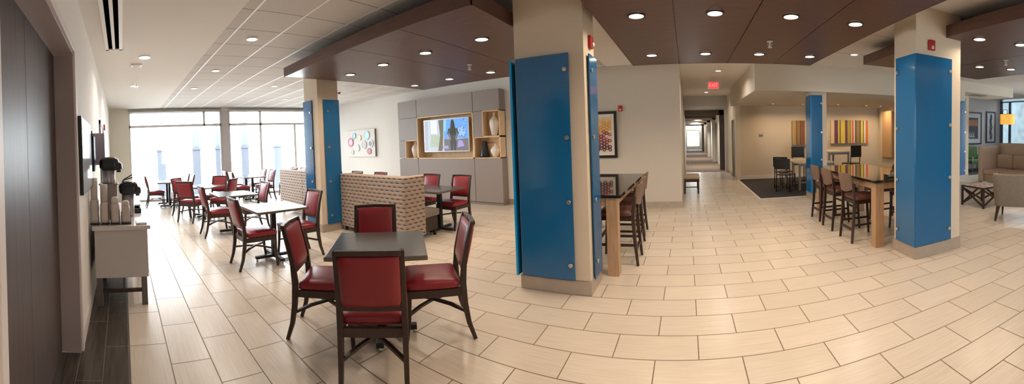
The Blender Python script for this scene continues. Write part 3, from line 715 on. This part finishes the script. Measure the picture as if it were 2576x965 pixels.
for i, (x, z, r, c1, c2) in enumerate(pl):
    b = MB(); mo = mat('plate_rim%d' % i, c1, .3); mi_ = mat('plate_centre%d' % i, c2, .3)
    b.ring((x,-.05,z), r, r*.72, (0,.012,0), mo, 28); 
    b.poly([(x+r*.74*cos(2*pi*j/24), -.045, z+r*.74*sin(2*pi*j/24)) for j in range(24)], (0,.01,0), mi_)
    b.box((x-.01,-.036,z-.01),(x+.01,-.03,z+.01), mo)
    b.build('plate', None, t)

# hexagon print
t = thing('framed_print', 'black-framed print of orange and maroon hexagons beside the middle pillar', 'picture', (-1.93, 7.71, 1.61))
f = MB(); W_, Z_ = .42, .51; e = .06
f.box((-W_,-.035,-Z_),(-W_+e,0,Z_)).box((W_-e,-.035,-Z_),(W_,0,Z_)).box((-W_+e,-.035,-Z_),(W_-e,0,-Z_+e)).box((-W_+e,-.035,Z_-e),(W_-e,0,Z_)); f.build('frame', mat('black_frame',(.012,.009,.008),.35), t, .003)
MB().box((-W_+e,-.02,-Z_+e),(W_-e,-.002,Z_-e)).build('mat_board', mat('mat_white',(.74,.68,.60),.8), t)
f = MB(); f.box((-.31,-.023,-.40),(.31,-.0205,.40), mat('print_paper',(.70,.57,.44),.8))
hc = [mat('hex_yellow',(.72,.50,.14),.6), mat('hex_orange',(.66,.32,.06),.6), mat('hex_red',(.40,.05,.06),.6), mat('hex_maroon',(.20,.035,.06),.6), mat('hex_dark',(.07,.02,.03),.6)]
for i in range(9):
    for j in range(12):
        x = -.262+i*.0655; z = .33-j*.066-(i % 2)*.033
        if z < -.36 or (i == 8 and j in (4,6,8)) or (i == 7 and j == 5): continue
        u = j/11+random.uniform(-.08,.08); m_ = hc[0] if u < .12 else hc[1] if u < .36 else hc[2] if u < .55 else hc[3] if u < .8 else hc[4]
        if .2 < u < .5 and random.random() < .15: m_ = hc[4]
        f.ring((x,-.0255,z), .041, .0185, (0,.002,0), m_, 6, 0)
f.build('print', None, t)

# ------------------------------------------------------------------ tall communal tables
def high_table(x0, x1, y0, y1, label, h=.92):
    cx, cy = (x0+x1)/2, (y0+y1)/2; a, b = (x1-x0)/2, (y1-y0)/2
    t = thing('communal_table', label, 'table', (cx, cy, 0), 0, 'tall communal tables')
    MB().box((-a,-b,h-.035),(a,b,h)).build('tabletop', m_glossblk, t, .004)
    MB().box((-a+.06,-b+.06,h-.13),(a-.06,-b+.09,h-.035)).box((-a+.06,b-.09,h-.13),(a-.06,b-.06,h-.035)).box((-a+.06,-b+.09,h-.13),(-a+.09,b-.09,h-.035)).box((a-.09,-b+.09,h-.13),(a-.06,b-.09,h-.035)).build('apron', m_oakleg, t, .003)
    for sx in (-1,1):
        for sy in (-1,1):
            x, y = sx*(a-.11), sy*(b-.10); MB().box((x-.065,y-.065,0),(x+.065,y+.065,h-.036)).build('leg', m_oakleg, t, .004)
    return t
high_table(-1.78, -.74, 3.86, 6.1, 'tall black-topped table with thick wooden legs behind the middle pillar')
high_table(2.36, 3.42, 4.12, 6.45, 'tall black-topped table with thick wooden legs left of the right pillar')
def make_stool():
    t = thing('counter_stool', 'x', 'stool')
    hw = .19
    for s in (-1,1): MB().sweep([(s*(hw+.01),-.25,0),(s*hw,-.215,.35),(s*hw,-.20,.62),(s*(hw-.003),-.225,.80),(s*(hw-.008),-.262,.95)], [(.028,.032),(.032,.04),(.034,.044),(.03,.036),(.024,.026)]).build('rear_leg', m_wood, t, .004)
    for s in (-1,1): MB().sweep([(s*(hw+.01),.235,0),(s*hw,.20,.59)], [(.028,.028),(.036,.036)]).build('front_leg', m_wood, t, .004)
    MB().box((-.19,-.2,.545),(.19,.205,.60)).build('seat_frame', m_wood, t, .004)
    MB().cushion((-.215,-.2,.595),(.215,.235,.66), r=.028, puff=.012).build('seat', m_stoolseat, t)
    for z, y in ((.18,-.225),(.32,.222)): MB().box((-.195,y-.014,z-.016),(.195,y+.014,z+.016)).build('stretcher', m_wood, t, .002)
    for s in (-1,1): MB().sweep([(s*.196,-.225,.25),(s*.196,.22,.25)], (.02,.03)).build('stretcher', m_wood, t, .002)
    b = MB(); n = 10; i = 0
    vf = []
    for k in range(n+1):
        a = (k/n-.5)*2
        y = -.245-.03*(1-a*a)
        vf.append((a*.2, y))
    def zz(a): return .985-.012*a*a, .715+.05*abs(a)**2
    A = []
    for x, y in vf:
        a = x/.2; zt, zb = zz(a)
        A.append([b.bm.verts.new(p) for p in ((x,y-.035,zt),(x,y+.0,zb),(x,y+.025,zb),(x,y-.012,zt))])
    for k in range(n):
        for q in range(4): f = b.bm.faces.new([A[k][q],A[k+1][q],A[k+1][(q+1)%4],A[k][(q+1)%4]]); f.smooth = q in (0,2)
    b.bm.faces.new(A[0]); b.bm.faces.new(A[-1][::-1])
    b.build('backrest', m_stoolback, t, .003)
    return t
st0 = make_stool(); GS = 'brown counter stools at the tall tables'
for i, (x, y, rz, lab) in enumerate((
    (-.87,4.44,90,'nearest brown stool on the walkway side of the table behind the middle pillar'),(-.91,5.06,90,'second brown stool on the walkway side of the table behind the middle pillar'),(-.94,5.72,90,'farthest brown stool on the walkway side of the table behind the middle pillar'),
    (2.46,4.69,-90,'nearest brown stool on the left side of the right tall table'),(2.46,5.40,-90,'middle brown stool on the left side of the right tall table'),(2.50,6.05,-90,'farthest brown stool on the left side of the right tall table'),
    (3.36,4.75,90,'brown stool tucked at the hidden side of the right tall table, next to the pillar'),(3.36,5.42,90,'brown stool across the right tall table, seen between table leg and pillar'))):
    place(st0, (x,y,0), R(rz), lab, GS, i == 0)
t = thing('caddy', 'small dark condiment caddy on the right tall table beside the pillar', 'caddy', (2.75, 4.32, .92))
MB().box((-.09,-.05,0),(.09,.05,.012)).box((-.09,-.05,.012),(-.082,.05,.05)).box((.082,-.05,.012),(.09,.05,.05)).build('tray', m_black, t, .002)
MB().box((-.07,-.03,.012),(-.01,.03,.05)).box((.01,-.025,.012),(.06,.03,.065)).build('packets', mat('packet_grey',(.3,.3,.27),.6), t, .003)
MB().tube([(-.0,0,.03),(0,0,.1),(.03,0,.1)], .006).build('handle', m_black, t)

# corridor bench
t = thing('bench', 'small upholstered bench with dark wooden legs at the left of the corridor', 'bench', (.1, 9.9, 0))
MB().cushion((-.2,-.45,.38),(.22,.45,.46), r=.025, puff=.01).build('seat', mat('bench_cream',(.46,.36,.26),.8), t)
MB().box((-.2,-.44,.31),(.21,.44,.38)).build('frame', m_wood, t, .004)
for sx in (-.18,.18):
    for sy in (-.41,.41): MB().box((sx-.02,sy-.02,0),(sx+.02,sy+.02,.32)).build('leg', m_wood, t, .003)
MB().box((-.17,-.42,.16),(.17,-.40,.185)).build('stretcher', m_wood, t)

# ------------------------------------------------------------------ alcove
cols = dict(c=(.72,.58,.38), p=(.17,.05,.12), y=(.70,.55,.08), d=(.05,.03,.03), o=(.40,.34,.06), g=(.13,.12,.14), r=(.62,.13,.05), w=(.80,.74,.72), b=(.30,.20,.09), n=(.62,.55,.10), x=(.62,.18,.04), t=(.45,.33,.14), m=(.25,.10,.05))
def canvas(x0, x1, z0, z1, seq, label, y=12.03):
    t = thing('striped_canvas', label, 'wall art', (x0, y, z0)); b = MB(); tot = sum(w_ for _, w_ in seq); x = 0
    for i, (cn, w_) in enumerate(seq):
        dx = (x1-x0)*w_/tot; e = .004*(i % 3)
        b.box((x, -.05-e, .0-e), (x+dx, 0, z1-z0+e), mat('stripe_'+cn, cols[cn], .6)); x += dx
    b.build('striped_face', None, t)
    MB().box((.02,-.02,.02),(x1-x0-.02,.015,z1-z0-.02)).build('backing', m_blk, t)
canvas(5.07, 6.62, 1.16, 2.0, [('c',9),('p',8),('d',1),('n',5),('d',2),('c',1),('y',11),('g',2),('p',4),('o',8),('d',1),('c',3),('r',5),('w',3),('g',5),('b',9),('d',2),('n',7),('d',2),('w',5),('x',6),('c',2)], 'wide canvas of vertical yellow, purple, red and olive stripes on the alcove wall')
canvas(3.62, 4.62, 1.14, 1.98, [('t',8),('m',3),('b',6),('d',1),('m',10),('c',2),('o',6),('t',5),('d',2),('n',4),('o',6),('r',5),('c',3)], 'brownish striped canvas half hidden left of the slim pillar')
t = thing('canvas', 'pale edge-on canvas on the alcove side wall, beside the right pillar', 'wall art', (7.09, 11.4, 1.48))
MB().box((-.09,-.45,-.85),(0,.2,.85)).build('canvas_face', mat('canvas_tan',(.5,.33,.17),.7), t, .004); MB().box((-.0901,.2,-.85),(-.0,.34,.85)).build('side_strip', mat('canvas_cream',(.70,.60,.47),.7), t)
t = thing('wall_plate', 'small grey wall notice above the black chairs in the alcove', 'wall sign', (2.52, 12.045, 1.5)); MB().box((-.08,-.01,-.05),(.08,0,.05)).build('plate', mat('notice_grey',(.45,.45,.5),.5), t); MB().box((-.07,-.013,-.03),(.05,-.01,-.012)).build('dark_band', m_black, t)
def make_cafe():
    t = thing('metal_chair', 'x', 'chair')
    for s in (-1,1): MB().tube([(s*.19,-.24,0),(s*.19,-.2,.44),(s*.19,-.25,.86)], .014, seg=8).build('rear_leg', m_black, t)
    for s in (-1,1): MB().tube([(s*.19,.2,0),(s*.19,.18,.44)], .014, seg=8).build('front_leg', m_black, t)
    MB().box((-.2,-.2,.43),(.2,.2,.455)).build('seat', m_black, t, .008)
    MB().box((-.215,-.265,.60),(.215,-.235,.88)).build('backrest', m_black, t, .008)
    for s in (-1,1): MB().tube([(s*.19,-.24,.015),(s*.19,.2,.015)], .009, seg=8).build('runner', m_black, t)
    return t
cf = make_cafe(); GC = 'black metal chairs in the alcove'
for i, (x, y, rz, lab) in enumerate(((2.62,9.3,-38,'black metal chair nearest us at the left end of the alcove table'),(2.74,9.98,-38,'black metal chair behind the nearest one at the alcove table'),(3.52,10.95,170,'tall black chair against the alcove wall, just left of the slim pillar'))):
    q_ = place(cf, (x,y,.008), R(rz), lab, GC, i == 0)
    if i == 2: q_.scale = (1,1,1.25)
def desk(x, y, w, d, h, label, topm):
    t = thing('alcove_table', label, 'table', (x, y, .008)); MB().box((0,0,h-.03),(w,d,h)).build('tabletop', topm, t, .003)
    for a in (.03, w-.08):
        for b in (.03, d-.08): MB().box((a,b,0),(a+.05,b+.05,h-.03)).build('leg', mat('grey_leg',(.28,.27,.24),.4), t, .002)
    for z_ in (h-.1, .2): MB().box((.04,.05,z_),(w-.04,.07,z_+.03+.04*(z_ > .5))).build('rail', mat('grey_leg',(.28,.27,.24),.4), t)
desk(2.92, 9.15, 1.05, 1.5, .75, 'pale-topped grey-legged table left of the slim pillar in the alcove', mat('table_cream',(.72,.64,.5),.3))
desk(4.1, 9.9, .75, 1.3, .98, 'taller pale-topped table right of the slim pillar in the alcove', mat('table_cream',(.72,.64,.5),.3))
t = place(cf, (5.02, 10.25, .008), R(15), 'black high chair at the right of the taller alcove table', 'black bar chairs in the alcove'); t.scale = (1,1,1.3)

# ------------------------------------------------------------------ lounge
t = thing('high_back_sofa', 'tan high-backed lounge sofa with tall sides at the right edge', 'sofa', (8.0, 5.5, 0))
MB().cushion((.0,2.0,.06),(1.0,2.12,1.15), r=.03, puff=0, n=6).build('side_panel', m_sofa, t)
MB().cushion((.0,-.06,.06),(1.0,.06,1.15), r=.03, puff=0, n=6).build('side_panel', m_sofa, t)
MB().cushion((.93,.0,.06),(1.07,2.08,1.24), r=.03, puff=0, n=6).build('back_panel', m_sofa, t)
MB().cushion((.1,.07,.08),(.92,1.99,.30), r=.02, puff=0, n=6).build('base', m_sofa, t)
for k in range(3):
    a = .07+k*.643
    MB().cushion((.06,a,.29),(.88,a+.635,.44), r=.035, puff=.012).build('seat_cushion', m_sofa, t)
    MB().cushion((.74,a,.44),(.93,a+.635,.88), r=.04, puff=.02).build('back_cushion', m_sofa, t)
for x in (.06,.94):
    for y in (.0,2.05): MB().box((x-.03,y-.03,0),(x+.03,y+.03,.07)).build('foot', m_wood, t)
def armchair(x, y, rz, label):
    t = thing('armchair', label, 'armchair', (x, y, 0), R(rz), 'grey tweed armchairs')
    def U(z0, z1, th, sc):
        b = MB(); out = []; inn = []; N = 18
        for k in range(N+1):
            a = pi+pi*k/N; ca_, sa_ = cos(a), sin(a)
            out.append((.38*math.copysign(abs(ca_)**.42, ca_), -.05+.31*math.copysign(abs(sa_)**.42, sa_)))
        out = [(-.38,.32)]+out+[(.38,.32)]; inn = [(x_*(1-th/.37), (y_ if y_ > 0 else y_*(1-th/.37))) for x_, y_ in out]
        n = len(out); V = []
        for i in range(n):
            f_ = max(0., min(1., (.32-out[i][1])/.45)); zt = z0+(z1-z0)*(.66+.34*f_**.8); k = 1
            s0 = sc
            V.append([b.bm.verts.new(p) for p in ((out[i][0]*s0,out[i][1]*s0,z0),(out[i][0],out[i][1],zt-.03),(out[i][0]*.96,out[i][1]*.96,zt),(inn[i][0],inn[i][1],zt),(inn[i][0],inn[i][1],z0))])
        for i in range(n-1):
            for q in range(5): f = b.bm.faces.new([V[i][q],V[i+1][q],V[i+1][(q+1)%5],V[i][(q+1)%5]]); f.smooth = True
        b.bm.faces.new(V[0]); b.bm.faces.new(V[-1][::-1]); return b
    U(.27, .84, .09, .88).build('shell', m_tweed, t, .008)
    MB().cushion((-.27,-.25,.27),(.27,.33,.44), r=.04, puff=.015).build('seat', m_tweed, t)
    for sx in (-1,1):
        MB().sweep([(sx*.30,-.30,0),(sx*.25,-.22,.29)], [(.035,.035),(.07,.07)]).build('leg', m_wood, t, .003)
        MB().sweep([(sx*.27,.28,0),(sx*.24,.22,.29)], [(.028,.028),(.05,.05)]).build('leg', m_wood, t, .003)
armchair(5.20, 4.02, -60, 'grey tweed tub armchair seen from behind at the right edge')
armchair(5.22, 6.6, 180, 'grey armchair almost hidden behind the right pillar, its side just showing')
t = thing('coffee_table', 'low dark coffee table with crossed side braces and mosaic top', 'table', (5.70, 5.28, 0))
w_ = .33
MB().box((-w_,-w_,.40),(w_,w_,.43)).build('frame_top', m_wood, t, .003)
b = MB(); b.box((-w_+.02,-w_+.02,.43),(w_-.02,w_-.02,.436), mat('mosaic_grout',(.4,.33,.28),.5))
mc = [mat('mosaic_a',(.62,.55,.50),.4), mat('mosaic_b',(.35,.25,.2),.4), mat('mosaic_c',(.72,.66,.6),.4), mat('mosaic_d',(.45,.42,.45),.4)]
for i in range(8):
    for j_ in range(8):
        a = -w_+.03+i*.075; c_ = -w_+.03+j_*.075; b.box((a,c_,.436),(a+.068,c_+.068,.44+.004*((i*3+j_)%2)), mc[(i*5+j_*3+i*j_)%4])
b.build('mosaic_top', None, t)
for sx in (-1,1):
    for sy in (-1,1): MB().box((sx*(w_-.02)-.02,sy*(w_-.02)-.02,0),(sx*(w_-.02)+.02,sy*(w_-.02)+.02,.40)).build('leg', m_wood, t, .003)
for sx in (-1,1):
    b = MB(); q = w_-.02
    b.sweep([(sx*q,-q,.04),(sx*q,q,.38)], (.025,.035)); b.sweep([(sx*q,q,.04),(sx*q,-q,.38)], (.022,.035)); b.build('cross_brace', m_wood, t)
    b = MB(); b.sweep([(-q,sx*q,.04),(q,sx*q,.38)], (.025,.035), up=(0,1,0)); b.sweep([(q,sx*q,.04),(-q,sx*q,.38)], (.022,.035), up=(0,1,0)); b.build('cross_brace', m_wood, t)
# floor lamp
t = thing('floor_lamp', 'floor lamp with orange-yellow drum shade behind the tan sofa', 'lamp', (9.5, 7.9, 0))
MB().tube([(0,0,.02),(0,0,1.62)], .013).tube([(0,0,1.62),(0,.0,2.30),(.05,-.01,2.36),(.20,-.03,2.36),(.22,-.03,2.2)], .011).build('pole', m_black, t); MB().lathe([(.17,0),(.17,.02),(.03,.035)], m=m_black).build('base', None, t)
shd = MB().ring((.22,-.03,1.86), .25, .242, (0,0,.34), mat('lamp_shade_amber',(.80,.42,.08),.7, emit=(1,.50,.08), es=.55), 40, plane='XY').build('lamp_shade', None, t)
MB().ring((.22,-.03,2.196), .253, .23, (0,0,.012), mat('amber_trim',(.6,.3,.05),.7), 40, plane='XY').build('shade_rim', None, shd)
# framed art in the lounge
def frame(x0, x1, z0, z1, label, kind):
    y = 10.89; t = thing('framed_picture', label, 'picture', ((x0+x1)/2, y, (z0+z1)/2)); a, c_ = (x1-x0)/2, (z1-z0)/2; e = .06
    m_ = mat('frame_navy', (.03,.05,.09), .4)
    MB().box((-a,-.035,-c_),(-a+e,0,c_)).box((a-e,-.035,-c_),(a,0,c_)).box((-a+e,-.035,-c_),(a-e,0,-c_+e)).box((-a+e,-.035,c_-e),(a-e,0,c_)).build('frame', m_, t)
    MB().box((-a+e,-.02,-c_+e),(a-e,0,c_-e)).build('mat_board', mat('picture_mat',(.68,.70,.74),.8), t)
    b = MB()
    if kind == 0:
        b.box((-a+.22,-.024,-c_+.25),(a-.22,-.02,c_-.25), mat('photo_dark',(.05,.05,.06),.5)); b.box((-a+.3,-.027,.1),(a-.24,-.024,.35), mat('photo_orange',(.35,.13,.05),.5))
        b.ring((-a+.34,-.03,-.25), .12, .03, (0,.004,0), mat('photo_white',(.65,.65,.68),.5), 18)
        for k in range(9): b.box((-a+.5+k*.04,-.027,-.40),(-a+.52+k*.04,-.024,-.25+.1*sin(k*2.1)), mat('photo_white',(.65,.65,.68),.5))
    else:
        dk = mat('ink_navy',(.04,.05,.10),.5)
        for k in range(9):
            b.ring((.03*sin(k*1.9),-.024,-c_+.22+k*(2*c_-.42)/8), .075, .028, (0,.004,0), dk, 8, k)
            b.ring((.05*cos(k*2.3),-.024,-c_+.27+k*(2*c_-.5)/8), .045, .012, (0,.004,0), dk, 5, k)
    b.build('print', None, t)
frame(10.35, 11.62, 1.05, 2.45, 'wide navy-framed dark photograph on the lounge wall behind the sofa', 0)
frame(11.92, 12.55, 1.1, 2.52, 'narrow navy-framed print of inky loops beside the lounge window', 1)
t = thing('lounge_chair', 'green upholstered chair with pale frame beyond the sofa', 'chair', (10.55, 10.2, .008))
MB().cushion((-.42,-.3,.3),(.42,.35,.45), r=.04, puff=.01).build('seat', m_green, t); MB().cushion((-.42,.28,.42),(.42,.42,.98), r=.04, puff=.01).build('backrest', m_green, t)
for sx in (-1,1): MB().tube([(sx*.45,-.3,0),(sx*.45,-.3,.6),(sx*.45,.3,.6),(sx*.45,.35,0)], .022, seg=8).build('arm_frame', m_teal, t)

# ------------------------------------------------------------------ coffee counter at left
t = thing('coffee_counter', 'greige coffee counter cabinet on dark legs along the left wall', 'counter', (-3.8, -.34, 0))
MB().box((-1.9,-.0,.79),(0.03,.61,.83)).build('countertop', m_counter, t, .004)
MB().box((-1.88,.02,.29),(0,.58,.79)).build('cabinet_body', m_counterfront, t, .004)
for a in (-1.85,-.95,-.03):
    b = MB(); b.box((a-.03,.03,0),(a+.03,.09,.29)); b.build('leg', m_wood if a != -.03 else mat('leg_taupe',(.10,.085,.075),.5), t, .002)
    b = MB(); b.box((a-.03,.50,0),(a+.03,.56,.29)); b.build('leg', mat('leg_taupe',(.10,.085,.075),.5), t, .002)
MB().box((-.05,.09,.13),(-.02,.50,.165)).build('cross_bar', m_wood, t)
MB().box((-1.85,.3,.13),(-.03,.33,.165)).build('long_bar', m_wood, t)
# dispensers
def dispenser(x, y, h, wd, label, kind):
    t = thing('cup_dispenser', label, 'dispenser', (x, y, .832), 0, 'beige tower dispensers on the coffee counter')
    if kind: MB().cushion((-wd/2,-wd/2,.012),(wd/2,wd/2,h*.78), r=.02, puff=.0, n=6).build('body', m_beige, t); MB().cushion((-wd*.42,-wd*.42,h*.74),(wd*.42,wd*.42,h), r=.022, puff=.004, n=6).build('lid', mat('lid_beige',(.62,.55,.5),.4), t)
    else: MB().cushion((-wd/2,-wd/2,.012),(wd/2,wd/2,h*.55), r=.02, puff=.0, n=6).build('body', m_beige, t); MB().lathe([(wd*.40,h*.5),(wd*.44,h*.9),(wd*.46,h*.905),(wd*.42,h)], m=mat('cup_stack',(.62,.57,.53),.6), seg=22).build('cup_stack', None, t)
    a = wd/2+.007; b = MB()
    for sy in (-1,1):
        b.tube([(a,sy*a*.9,.004),(a,sy*a*.9,h*.5),(-a,sy*a*.9,h*.5)], .003, seg=6)
    b.box((-a,-a,0),(a,a,.011)); b.build('wire_stand', m_black, t)
dispenser(-3.93, -.318, .50, .088, 'tallest beige cup tower, first from the left on the coffee counter', 0)
dispenser(-3.93, -.21, .43, .086, 'second beige cup tower on the coffee counter', 0)
dispenser(-3.93, -.095, .29, .092, 'beige lidded dispenser, third from the left on the coffee counter', 1)
dispenser(-3.93, .02, .245, .095, 'shortest beige lidded dispenser, nearest the counter edge', 1)
# coffee brewers
def airpot(x, y, z, hb, label, stand):
    t = thing('coffee_urn', label, 'coffee urn', (x, y, z), 0, 'black-topped coffee urns')
    if stand: MB().box((-.1,-.1,0),(.1,.1,stand)).box((-.115,-.115,stand),(.115,.115,stand+.012)).build('stand', mat('urn_stand',(.27,.23,.21),.35), t, .004)
    MB().lathe([(.075,stand+.012),(.08,stand+.03),(.08,hb)], m=mat('urn_grey',(.40,.38,.40),.25,metal=.4)).build('body', None, t)
    z0 = hb
    b = MB(); b.cushion((-.11,-.10,z0-.02),(.11,.13,z0+.12), r=.045, puff=.015); b.cushion((-.09,.08,z0-.03),(.09,.16,z0+.07), r=.03, puff=.01, n=6); b.build('hood', m_blk, t)
    MB().box((-.02,.10,z0-.05),(.02,.15,z0+.02)).build('spout', m_black, t, .004)
    if not stand: [MB().tube([(dx_,-.10,z0+.06),(dx_,-.04,z0+.15),(dx_,.07,z0+h_)], .007).build('lever', m_black, t) for dx_, h_ in ((-.04,.21),(.05,.18))]
airpot(-4.30, -.17, .832, .59, 'black-hooded coffee urn raised on a grey-brown stand against the wall', .40)
airpot(-4.40, .05, .832, .29, 'black-hooded coffee urn with raised levers nearest the counter edge', .0)
t = thing('napkin_tray', 'black open tray with white lid near the counter edge', 'tray', (-4.88, .15, .832))
MB().box((-.2,-.07,0),(.3,.07,.012)).box((-.2,-.07,.012),(-.19,.07,.06)).box((.29,-.07,.012),(.3,.07,.06)).box((-.2,.06,.012),(.3,.07,.05)).build('tray', m_black, t, .002)
MB().box((-.33,-.08,.062),(.1,.075,.082)).build('lid', mat('tray_white',(.8,.8,.8),.3), t, .003)
t = thing('paper_box', 'flat white paper box lying at the front corner of the coffee counter', 'box', (-3.95, .185, .832))
MB().box((-.08,-.06,0),(.12,.055,.02)).build('box', m_whiteplastic, t, .003)
# wall items on left wall
t = thing('menu_board', 'glossy white board with thick black edge on the left wall', 'board', (-3.0, YL, 1.58))
MB().box((-.9,0,-.335),(0,.05,.335)).build('frame', m_black, t, .003)
MB().box((-.88,.05,-.315),(-.015,.053,.315)).build('face', mat('board_white',(.62,.66,.72),.12), t)
t = thing('wall_dispenser', 'lilac-grey box dispenser mounted on the left wall above the towers', 'dispenser', (-4.62, YL, 1.66))
MB().box((-.12,0,-.2),(.12,.17,.2)).build('housing', mat('dispenser_lilac',(.38,.36,.44),.35), t, .008); MB().box((-.13,.0,-.23),(.13,.02,.23)).build('back_plate', m_black, t)
t = thing('wall_screen', 'small dark screen on the left wall between the board and the dispenser', 'screen', (-4.15, YL, 1.6)); MB().box((-.12,0,-.2),(.12,.07,.2)).build('housing', m_black, t, .004)
t = thing('fire_alarm', 'tiny red fire alarm on the left wall near the far doorway', 'fire alarm', (-7.9, YL, 2.2), R(180)); MB().box((-.05,-.035,-.065),(.05,0,.065)).build('housing', m_redplastic, t, .01)

# ------------------------------------------------------------------ unseen walls and window added to cut and tune the light from behind
struct('wall_unseen_south', MB().box((-.45, -3.1, 2.6), (13, -3.0, H)).box((-.45, -3.1, 0), (4.4, -3.0, 2.6)).box((6, -3.1, 0), (13, -3.0, 2.6)), m_wallw)
struct('wall_unseen_entry', MB().box((-.45, -3.0, 0), (-.35, YL-T, H)), m_wallw)
struct('wall_unseen_east', MB().box((13, -3.1, 0), (13.1, 4.0, H)), m_wallw)
f = MB()
for x in (4.4, 5.17, 5.94): f.box((x, -3.08, 0), (x+.06, -3.02, 2.6))
f.box((4.4, -3.08, 2.54), (6, -3.02, 2.6)).box((4.4, -3.08, 0), (6, -3.02, .08))
r = struct('window_unseen_5', f, m_alu); MB().box((4.43, -3.055, .05), (5.97, -3.049, 2.57)).build('pane', m_glass, r)  # unseen window added here, opening sized for the daylight it lets in

# ------------------------------------------------------------------ daylight
wd = bpy.data.worlds.new('sky'); S.world = wd; wd.use_nodes = True
bg = wd.node_tree.nodes['Background']; bg.inputs[0].default_value = (.95,.975,1,1); bg.inputs[1].default_value = 14
sn = bpy.data.lights.new('sun', 'SUN'); sn.energy = 5; sn.angle = R(6); sn.color = (1,.96,.9)
so = bpy.data.objects.new('sun', sn); C.objects.link(so); so.rotation_euler = Vector((.75,-.25,-1.6)).to_track_quat('-Z','Y').to_euler()
for nm, loc, rot_, sx, sy in (('daylight_portal', (XW-.3, 3.8, 1.5), (0, R(-90), 0), 3.0, 7.0),):
    l = bpy.data.lights.new(nm, 'AREA'); l.shape = 'RECTANGLE'; l.size = sx; l.size_y = sy
    l.cycles.is_portal = True
    o = bpy.data.objects.new(nm, l); C.objects.link(o); o.location = loc; o.rotation_euler = rot_
vs = S.view_settings; vs.view_transform = 'Standard'; vs.look = 'None'; vs.gamma = 1; vs.use_curve_mapping = False
vs.exposure = .27
S.cycles.use_denoising = True; S.cycles.use_adaptive_sampling = True; S.cycles.adaptive_threshold = .015; S.cycles.max_bounces = 8; S.cycles.diffuse_bounces = 4; S.cycles.sample_clamp_indirect = 6
S.cycles.caustics_reflective = False; S.cycles.caustics_refractive = False
